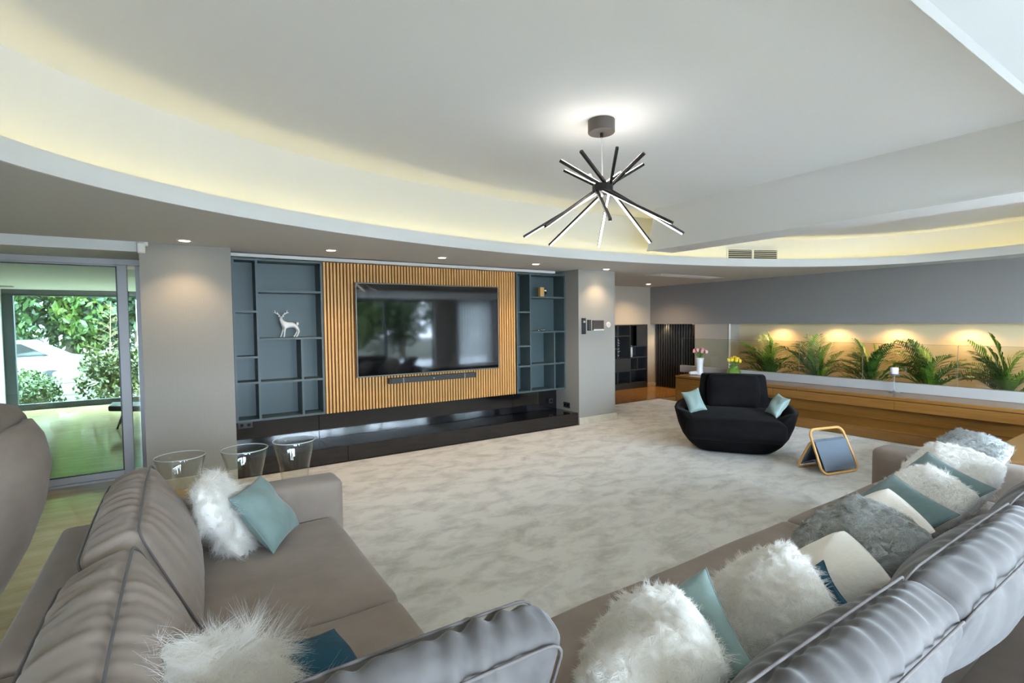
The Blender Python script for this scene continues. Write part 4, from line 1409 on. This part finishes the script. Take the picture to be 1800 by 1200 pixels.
# ------------------------------------------------------------------ black velvet armchair
AC = Vector((5.76, 3.74, 0))
face = nz((-0.82, -0.572, 0))
side_ = Vector((-face.y, face.x, 0))          # the chair's left to right as the camera sees it is -side
ac = thing('velvet_armchair', 'wide black velvet tub armchair with mint cushions', 'armchair', tuple(AC))
AM = Matrix(((-side_.x, -face.x, 0, AC.x), (-side_.y, -face.y, 0, AC.y), (0, 0, 1, 0), (0, 0, 0, 1)))
if AM.to_3x3().determinant() < 0:
    AM = Matrix(((side_.x, -face.x, 0, AC.x), (side_.y, -face.y, 0, AC.y), (0, 0, 1, 0), (0, 0, 0, 1)))


def lerp_tab(tab, z):
    for (z0_, v0), (z1_, v1) in zip(tab, tab[1:]):
        if z <= z1_:
            t = (z - z0_) / (z1_ - z0_)
            return v0 + (v1 - v0) * t
    return tab[-1][1]


def shell():
    """tub: outer and inner walls over an open-fronted outline, low in front, arms at the sides, higher behind"""
    WT = [(0.0, 0.39), (0.03, 0.45), (0.10, 0.53), (0.2, 0.60), (0.32, 0.65), (0.5, 0.695), (0.62, 0.67)]
    DT = [(0.0, 0.34), (0.03, 0.40), (0.10, 0.45), (0.2, 0.49), (0.32, 0.50), (0.5, 0.50), (0.62, 0.46)]
    NT, NZ = 72, 16
    outer_, inner_ = [], []
    for i in range(NT):
        th_ = 2 * math.pi * i / NT                    # 0 = right, 90 = back, 270 = front
        c, s = math.cos(th_), math.sin(th_)
        q = 0.52
        cx, cy = math.copysign(abs(c) ** q, c), math.copysign(abs(s) ** q, s)
        # rim height by direction
        if s >= 0:
            rim = 0.50 + 0.10 * s ** 2
        else:
            k_ = min(1.0, abs(s) / 0.93) ** 9
            rim = 0.50 + (0.17 - 0.50) * k_
        for j in range(NZ + 1):
            z = 0.02 + (rim - 0.02) * (j / NZ)
            outer_.append((lerp_tab(WT, z) * cx, lerp_tab(DT, z) * cy, z))
        for j in range(NZ + 1):
            z = rim - (rim - 0.12) * (j / NZ)
            wv_ = 0.105 if j else 0.03
            sc1 = 1 - wv_ / lerp_tab(WT, z)
            inner_.append((lerp_tab(WT, z) * cx * sc1, lerp_tab(DT, z) * cy * sc1, z + (0.012 if j == 1 else 0)))
    mbs = MB()
    n1 = NZ + 1
    mbs.v = outer_ + inner_
    o2 = NT * n1
    for i in range(NT):
        k_ = (i + 1) % NT
        for j in range(NZ):
            mbs.f.append((i * n1 + j, k_ * n1 + j, k_ * n1 + j + 1, i * n1 + j + 1))
            mbs.f.append((o2 + i * n1 + j, o2 + k_ * n1 + j, o2 + k_ * n1 + j + 1, o2 + i * n1 + j + 1))
        mbs.f.append((i * n1 + NZ, k_ * n1 + NZ, o2 + k_ * n1, o2 + i * n1))
    mbs.f.append(tuple(i * n1 for i in range(NT)))
    mbs.f.append(tuple(o2 + i * n1 + NZ for i in range(NT)))
    return mbs


shell().xf(AM).build('tub_shell', BLACKVELVET, ac, smooth=True)
MB().lathe([(0.30, 0.0), (0.31, 0.03)], (0, 0, 0), 28).xf(AM).build('swivel_base', BLACKMETAL, ac)
bk = rbox((0.86, 0.20, 0.62), 0.028, (16, 8, 14), (0, 0.02, 0.01))
for i, (x, y, z) in enumerate(bk.v):
    t = (z + 0.31) / 0.62
    bk.v[i] = (x * (1.06 - 0.15 * t), y + 0.34 + 0.13 * t, z + 0.56)
bk.xf(AM).build('backrest', BLACKVELVET, ac, smooth=True, merge=True)
soft('seat_cushion', BLACKVELVET, ac, (1.08, 0.92, 0.25), 0.09, (24, 20, 10), AM @ Matrix.Translation((0, -0.10, 0.32)) @ Matrix.Rotation(R(3), 4, 'X'), (0.01, 0.02, 0.03))
soft('back_cushion', BLACKVELVET, ac, (0.60, 0.15, 0.42), 0.05, (20, 8, 16), AM @ Matrix.Translation((0, 0.28, 0.66)) @ Matrix.Rotation(R(-14), 4, 'X'), (0.02, 0.04, 0.02))
pillow('satin_cushion', 'mint satin cushion on the arm of the black armchair toward the alcove', (5.40, 4.05, 0.575), (-0.62, -0.62, 0.42), (0.10, 0.50, 0.80), 0.22, 0.30, 0.12, MINT, seed=21, k=0.13, amp=0.12)
pillow('satin_cushion', 'mint satin cushion on the arm of the black armchair toward the magazine rack', (5.88, 3.25, 0.575), (-0.72, 0.36, 0.52), (0.45, -0.40, 0.80), 0.25, 0.27, 0.13, MINT, seed=22, k=0.13, amp=0.12)

# ------------------------------------------------------------------ magazine rack
mr = thing('magazine_rack', 'bent birch magazine rack with a grey felt sling', 'magazine rack', (5.70, 2.60, 0))
A0 = Vector((5.407, 2.514, 0))
wdir = nz((0.967, -0.247, 0))
ddir = Vector((0.247, 0.967, 0))
if ddir.dot(wdir) > 0.05 or ddir.dot(wdir) < -0.05:
    ddir = Vector((-wdir.y, wdir.x, 0))
WF = 0.50


def loop_frame(p_bot, p_top, inset, r_):
    """rounded rectangle loop leaning from the line at p_bot to the line at p_top (offsets along depth, height)"""
    pts = []
    H = math.hypot(p_top[0] - p_bot[0], p_top[1] - p_bot[1])
    corners = [(0 + r_, 0 + r_, 180), (WF - r_, 0 + r_, 270), (WF - inset - r_, H - r_, 0), (inset + r_, H - r_, 90)]
    for cx, ch_, a0 in corners:
        for k in range(8):
            an = R(a0 + 90 * k / 7)
            u, h = cx + r_ * math.cos(an), ch_ + r_ * math.sin(an)
            t = h / H
            dd = p_bot[0] + (p_top[0] - p_bot[0]) * t
            zz = p_bot[1] + (p_top[1] - p_bot[1]) * t
            pts.append(A0 + wdir * u + ddir * dd + Vector((0, 0, zz)))
    return pts


MB().tube(loop_frame((0.0, 0.014), (0.19, 0.435), 0.015, 0.075), 0.0135, 8, closed=True).build('front_frame', BIRCH, mr, smooth=True)
MB().tube(loop_frame((0.31, 0.014), (0.168, 0.315), 0.02, 0.05), 0.0125, 8, closed=True).build('rear_frame', BIRCH, mr, smooth=True)


def felt(name, p0, p1, u0, u1, t=0.006):
    """felt sheet between two depth/height lines"""
    a = MB()
    n1 = Vector((0, 0, 0))
    d = ddir * (p1[0] - p0[0]) + Vector((0, 0, p1[1] - p0[1]))
    nn = wdir.cross(d).normalized() * t
    q = [A0 + wdir * u + ddir * p[0] + Vector((0, 0, p[1])) for p, u in ((p0, u0), (p0, u1), (p1, u1), (p1, u0))]
    a.v = [tuple(x) for x in q] + [tuple(x + nn) for x in q]
    a.f = [(0, 1, 2, 3), (7, 6, 5, 4), (0, 4, 5, 1), (1, 5, 6, 2), (2, 6, 7, 3), (3, 7, 4, 0)]
    return a.build(name, FELT, mr, bevel=0.002)


felt('felt_front', (0.006, 0.04), (0.130, 0.315), 0.035, WF - 0.03)
felt('felt_rear', (0.295, 0.05), (0.165, 0.305), 0.03, WF - 0.03)
felt('felt_base', (0.018, 0.05), (0.155, 0.12), 0.04, WF - 0.04)
felt('felt_base', (0.155, 0.12), (0.285, 0.06), 0.04, WF - 0.04)
felt('felt_flap', (0.130, 0.315), (0.160, 0.330), 0.035, WF - 0.035)

# ------------------------------------------------------------------ glass floor vases
VG = mat('vase_glass', (0.97, 0.98, 0.98), rough=0.0, trans=1.0)
VG.node_tree.nodes['Principled BSDF'].inputs['IOR'].default_value = 1.35
for x, y, lab in ((-0.02, 4.54, 'tall clear glass floor vase closest to the sliding door'), (0.405, 4.45, 'tall clear glass floor vase in the middle of the trio'), (0.78, 4.53, 'tall clear glass floor vase closest to the carpet')):
    v_ = thing('glass_vase', lab, 'vase', (x, y, -0.012 if x < 0.2 else 0.0))
    z0 = -0.0115 if x < 0.29 else 0.0005
    MB().lathe([(0.085, 0.0), (0.090, 0.02), (0.100, 0.25), (0.118, 0.42), (0.148, 0.55), (0.166, 0.625), (0.1635, 0.628), (0.1600, 0.625), (0.142, 0.55), (0.112, 0.42), (0.094, 0.25), (0.084, 0.04), (0.0001, 0.035)], (x, y, z0), 40).build('body', GLASS_C, v_, smooth=True)
    MB().tube([(x + 0.1635 * math.cos(a), y + 0.1635 * math.sin(a), z0 + 0.627) for a in [2 * math.pi * k / 40 for k in range(40)]], 0.0042, 6, closed=True).build('rim', mat('rim_glass', (0.55, 0.58, 0.58), rough=0.1), v_, smooth=True)

# ------------------------------------------------------------------ high backed chair by the door
hc = thing('swivel_chair', 'taupe high back swivel chair standing on the travertine', 'chair', (-1.22, 3.72, -0.012))
CM = Matrix.Translation((-1.22, 3.72, 0))


def wing():
    a = MB()
    NT, NZ = 40, 22
    n1 = NZ + 1
    O, I = [], []
    for i in range(NT + 1):
        th_ = R(-118 + 236 * i / NT)                   # open to -x
        for j in range(n1):
            t = j / NZ
            z = 0.20 + t * (1.09 - 0.20 - 0.34 * (abs(th_) / R(118)) ** 2.2)
            rr = lerp_tab([(0.2, 0.40), (0.4, 0.50), (0.62, 0.575), (0.85, 0.61), (1.0, 0.585), (1.1, 0.53)], z)
            O.append((rr * math.cos(th_) * 1.0, rr * math.sin(th_) * 0.86, z))
            rk = max(rr - (0.15 * math.sin(math.pi * min(1, t * 0.9 + 0.08)) + 0.03), 0.1)
            I.append((rk * math.cos(th_), rk * math.sin(th_) * 0.86, z + (0.0 if j < NZ else 0.0)))
    a.v = O + I
    k = len(O)
    for i in range(NT):
        for j in range(NZ):
            a.f.append((i * n1 + j, (i + 1) * n1 + j, (i + 1) * n1 + j + 1, i * n1 + j + 1))
            a.f.append((k + i * n1 + j, k + (i + 1) * n1 + j, k + (i + 1) * n1 + j + 1, k + i * n1 + j + 1))
        a.f.append((i * n1 + NZ, (i + 1) * n1 + NZ, k + (i + 1) * n1 + NZ, k + i * n1 + NZ))
        a.f.append((i * n1, (i + 1) * n1, k + (i + 1) * n1, k + i * n1))
    for i in (0, NT):
        for j in range(NZ):
            a.f.append((i * n1 + j, i * n1 + j + 1, k + i * n1 + j + 1, k + i * n1 + j))
    return a


sh = wing().xf(CM).build('back_shell', SOFA, hc, smooth=True)
soft('back_pad', SOFA, hc, (0.20, 0.78, 0.72), 0.08, (8, 20, 20), CM @ Matrix.Translation((0.33, 0, 0.78)) @ Matrix.Rotation(R(6), 4, 'Y'), (0.05, 0.02, 0.05), wrinkle(31, 0.008, 0.7))
soft('seat_cushion', SOFA, hc, (0.78, 0.74, 0.20), 0.07, (16, 16, 8), CM @ Matrix.Translation((-0.06, 0, 0.37)), (0, 0, 0.03))
soft('under_shell', SOFA, hc, (0.66, 0.62, 0.20), 0.08, (12, 12, 6), CM @ Matrix.Translation((0.0, 0, 0.21)))
MB().tube([(0, 0, 0.0), (0, 0, 0.12)], 0.035, 12).xf(CM).build('column', BLACKMETAL, hc)
MB().lathe([(0.26, -0.012), (0.26, -0.002), (0.05, 0.006), (0.0001, 0.006)], (0, 0, 0), 28).xf(CM).build('foot_plate', BLACKMETAL, hc)

# ------------------------------------------------------------------ outside: ground, trees, shrubs, a car, curtain
GRASS = mat('garden_ground', (0.020, 0.030, 0.010), rough=0.95, var=(2, (0.05, 0.05, 0.03), 6))
PAVE = mat('bounce_paving', (0.50, 0.51, 0.52), rough=0.8, var=(3, (0.42, 0.43, 0.44), 5))  # for the unseen paving added to bounce neutral daylight indoors
struct(box('ground_bounce', PAVE, (-8, 16, -8.6, -3.62, -0.18, -0.03)), 'unseen pale terrace added outside the rear windows to bounce daylight', 'terrace')
struct(box('ground', GRASS, (-40, 50, -45, 60, -0.45, -0.18)), 'garden ground outside the windows', 'ground')
TR = [mat('tree_leaf_deep', (0.012, 0.032, 0.006), rough=0.5, var=(3, (0.03, 0.062, 0.008), 3)), mat('tree_leaf_lime', (0.055, 0.085, 0.006), rough=0.5, var=(3, (0.025, 0.06, 0.008), 3)),
      mat('shrub_leaf_yellow', (0.10, 0.105, 0.02), rough=0.5, var=(4, (0.04, 0.065, 0.01), 3)), mat('tree_leaf_teal', (0.014, 0.038, 0.018), rough=0.5, var=(3, (0.03, 0.06, 0.02), 3))]
BARK = mat('bark', (0.08, 0.06, 0.04), rough=0.9)


def crown_mesh(name, m, rx, rz, zc, n_, leaf, seed):
    rng = np.random.default_rng(seed)
    blobs = [(rng.uniform(-0.55, 0.55) * rx, rng.uniform(-0.55, 0.55) * rx, zc + rng.uniform(-0.6, 0.6) * rz, rng.uniform(0.4, 0.65)) for _ in range(11)]
    bi = rng.integers(0, len(blobs), n_)
    B = np.array(blobs)[bi]
    d = rng.normal(size=(n_, 3))
    d /= np.linalg.norm(d, axis=1, keepdims=True)
    rad = (rng.uniform(0.35, 1, n_) ** 0.5)[:, None] * B[:, 3:4]
    P = B[:, :3] + d * rad * np.array([rx, rx, rz])
    A = rng.normal(size=(n_, 3))
    A /= np.linalg.norm(A, axis=1, keepdims=True)
    Bv = np.cross(A, rng.normal(size=(n_, 3)))
    Bv /= np.linalg.norm(Bv, axis=1, keepdims=True)
    L = leaf * rng.uniform(0.6, 1.3, (n_, 1))
    V = np.stack([P - A * L, P + Bv * L * 0.42, P + A * L, P - Bv * L * 0.42], 1).reshape(-1, 3)
    me = bpy.data.meshes.new(name)
    me.from_pydata(V.tolist(), [], np.arange(4 * n_).reshape(-1, 4).tolist())
    me.materials.append(m)
    return me


CR = [crown_mesh('crown', TR[0], 1.7, 2.0, 2.1, 8500, 0.11, 1), crown_mesh('crown', TR[1], 1.5, 1.8, 1.9, 8000, 0.10, 2), crown_mesh('crown', TR[3], 1.6, 2.1, 2.2, 8200, 0.12, 3)]
SH = [crown_mesh('foliage', TR[2], 0.75, 0.55, 0.50, 2600, 0.055, 4), crown_mesh('foliage', TR[1], 0.8, 0.5, 0.45, 2600, 0.06, 5)]
TK = None


def tree(label, x, y, k, s=1.0, rz=0.0):
    global TK
    t = thing('garden_tree', label, 'tree', (x, y, -0.18), rz, group='trees of the garden')
    if TK is None:
        o = MB().tube([(0, 0, 0), (0.06, 0.02, 1.2), (-0.03, 0.05, 2.4), (0.02, 0, 3.4)], [0.14, 0.11, 0.08, 0.03], 10).build('trunk', BARK)
        TK = o.data
        o.parent = t
    else:
        o = link('trunk', TK, None)
        o.parent = t
    c = link('crown', CR[k], None)
    c.parent = t
    t.scale = (s, s, s * (1.35 if y > 0 else 1.0))


for lab, x, y, k, s in (('deep green tree at the edge of the garden window beside the white pier', -5.0, 21.5, 0, 1.15), ('bluish green tree in the garden behind the white car', -3.9, 25.5, 2, 1.25),
                        ('lime green tree standing mid garden behind the pale stone wall', -3.0, 22.0, 1, 1.15), ('deep green tree behind the lime one in the garden', -2.0, 25.0, 0, 1.3),
                        ('bluish green tree right of the lime one in the garden', -1.2, 21.8, 2, 1.1), ('lime green tree showing in the narrow door gap', -0.1, 22.5, 1, 1.2), ('deep green tree farthest along the garden hedge', 1.4, 23.0, 0, 1.2)):
    tree(lab, x, y, k, s, rnd.uniform(0, 6))
for i, (x, y, k) in enumerate(((3.4, -12.5, 1), (6.6, -11.0, 1), (9.4, -12.0, 0), (12.2, -11.2, 1), (15.2, -12.2, 2), (18.0, -11.4, 1))):
    tree(['lime tree outside the rear windows mirrored in the television', 'lime tree outside the rear window bay nearest the middle', 'deep green tree outside the rear windows', 'lime tree outside the curtained rear window',
          'bluish tree outside past the curtained window', 'lime tree outside at the corner of the house'][i], x, y, k, 1.1, rnd.uniform(0, 6))
for lab, x, y, k, s in (('yellow green shrub close against the garden window pane', -1.35, 14.9, 0, 1.15), ('yellow green shrub beside the pale stone wall', -0.75, 15.3, 0, 1.35), ('lime shrub in front of the white car', -3.1, 15.6, 1, 0.95),
                        ('low lime shrub below the white pier', -2.75, 14.6, 1, 0.8), ('yellow green shrub in the narrow door gap', -0.1, 15.2, 0, 1.3)):
    t = thing('garden_shrub', lab, 'shrub', (x, y, -0.18), rnd.uniform(0, 6), group='shrubs under the garden window')
    c = link('foliage', SH[k], None)
    c.parent = t
    o = MB().tube([(0, 0, 0), (0.02, 0.01, 0.35)], [0.03, 0.015], 6).build('stem', BARK)
    o.parent = t
    t.scale = (s, s, s)
# airy young tree with bare twigs
yt = thing('young_tree', 'airy young tree with thin yellow twigs outside the garden window', 'tree', (-1.45, 15.9, -0.18))
TWIG = mat('yellow_twig', (0.14, 0.12, 0.045), rough=0.8)
MB().tube([(-1.45, 15.9, -0.18), (-1.43, 15.9, 1.0), (-1.38, 15.9, 2.2)], [0.02, 0.014, 0.006], 6).build('trunk', TWIG, yt)
for i in range(34):
    z = 0.55 + 1.55 * i / 34
    a = rnd.uniform(0, 6.28)
    L = 0.55 * (1.15 - i / 40) * rnd.uniform(0.6, 1.1)
    p0 = Vector((-1.43, 15.9, z))
    p1 = p0 + Vector((math.cos(a) * L, math.sin(a) * L * 0.6, L * 0.45))
    t_ = MB().tube([p0, p0.lerp(p1, 0.5) + Vector((0, 0, 0.03)), p1], [0.006, 0.004, 0.002], 4)
    for k in range(7):
        q = p0.lerp(p1, 0.35 + 0.65 * k / 6)
        t_.tube([q, q + Vector((rnd.uniform(-0.1, 0.1), rnd.uniform(-0.05, 0.05), rnd.uniform(-0.02, 0.1)))], [0.004, 0.002], 3)
    t_.build('branch', TWIG, yt)
STONE = mat('pale_garden_stone', (0.16, 0.155, 0.15), rough=0.8)
gwl = thing('garden_wall', 'pale stone block wall outside the garden window', 'garden wall', (-2.0, 17.6, -0.18))
for i in range(3):
    for j in range(2):
        MB().box(-2.75 + i * 0.55, -2.21 + i * 0.55, 17.4, 17.75, -0.18 + j * 0.30, 0.115 + j * 0.30).build('block', STONE, gwl, bevel=0.012)
car = thing('parked_car', 'white car parked in the garden beyond the window', 'car', (-4.2, 19.0, -0.18))
CARW = mat('white_car_paint', (0.25, 0.25, 0.255), rough=0.15, coat=0.5)
cp = [(-2.0, 0.30), (-2.0, 0.72), (-1.75, 0.86), (-1.0, 0.93), (-0.35, 1.38), (0.75, 1.42), (1.5, 0.98), (1.95, 0.90), (2.05, 0.65), (2.05, 0.30)]
MB().prism([(-4.2 + x, z - 0.18) for x, z in cp], 'y', 18.2, 19.9).build('body', CARW, car, bevel=0.05)
for pts in ([(-0.85, 0.95), (-0.32, 1.30), (0.15, 1.33), (0.15, 0.97)], [(0.22, 0.97), (0.22, 1.33), (0.72, 1.34), (1.28, 1.0)]):
    MB().prism([(-4.2 + x, z - 0.18) for x, z in pts], 'y', 18.185, 18.2).build('window', BLACKGLOSS, car)
for x in (-1.25, 1.3):
    MB().tube([(-4.2 + x, 18.19, 0.13), (-4.2 + x, 18.40, 0.13)], 0.31, 20).build('wheel', PLASTICK, car)
# dark lounger in the garden room, behind the door frame
dl = thing('dark_lounge_chair', 'dark lounge chair in the garden room behind the door frame', 'chair', (-0.55, 10.2, -0.012))
LG = mat('dark_sling', (0.015, 0.018, 0.02), rough=0.6)
MB().prism([(-0.95, 0.28), (-0.25, 0.20), (-0.25, 0.30), (-0.95, 0.36)], 'y', 9.95, 10.5).build('seat', LG, dl, bevel=0.02)
MB().prism([(-0.30, 0.24), (-0.22, 0.22), (0.16, 0.98), (0.06, 1.02)], 'y', 9.95, 10.5).build('backrest', LG, dl, bevel=0.02)
for x in (-0.85, -0.1):
    for y in (9.98, 10.44):
        MB().tube([(x, y, -0.012), (x + 0.1, y, 0.30)], 0.014, 8).build('leg', BLACKMETAL, dl)
# sheer curtain in the last rear bay
SHEER = bpy.data.materials.new('sheer_voile')
SHEER.use_nodes = True
_n, _l = SHEER.node_tree.nodes, SHEER.node_tree.links
_n.remove(_n['Principled BSDF'])
_t, _d, _m = _n.new('ShaderNodeBsdfTranslucent'), _n.new('ShaderNodeBsdfTransparent'), _n.new('ShaderNodeMixShader')
_t.inputs['Color'].default_value = (0.85, 0.87, 0.90, 1)
_m.inputs['Fac'].default_value = 0.45
_l.new(_t.outputs[0], _m.inputs[1])
_l.new(_d.outputs[0], _m.inputs[2])
_l.new(_m.outputs[0], _n['Material Output'].inputs['Surface'])
cu = thing('sheer_curtain', 'white sheer curtain hanging at the rear window', 'curtain', (8.7, YB + 0.1, 0))
cm_ = MB()
NC = 90
for i in range(NC + 1):
    x = 8.0 + 1.4 * i / NC
    y = YB + 0.10 + 0.03 * math.sin(i * 0.9)
    cm_.v += [(x, y, 0.01), (x, y, 2.36)]
cm_.f = [(2 * i, 2 * i + 2, 2 * i + 3, 2 * i + 1) for i in range(NC)]
cm_.build('voile', SHEER, cu, smooth=True)
MB().box(7.95, 9.44, YB + 0.08, YB + 0.12, 2.36, 2.38).build('rail', WHITE, cu)
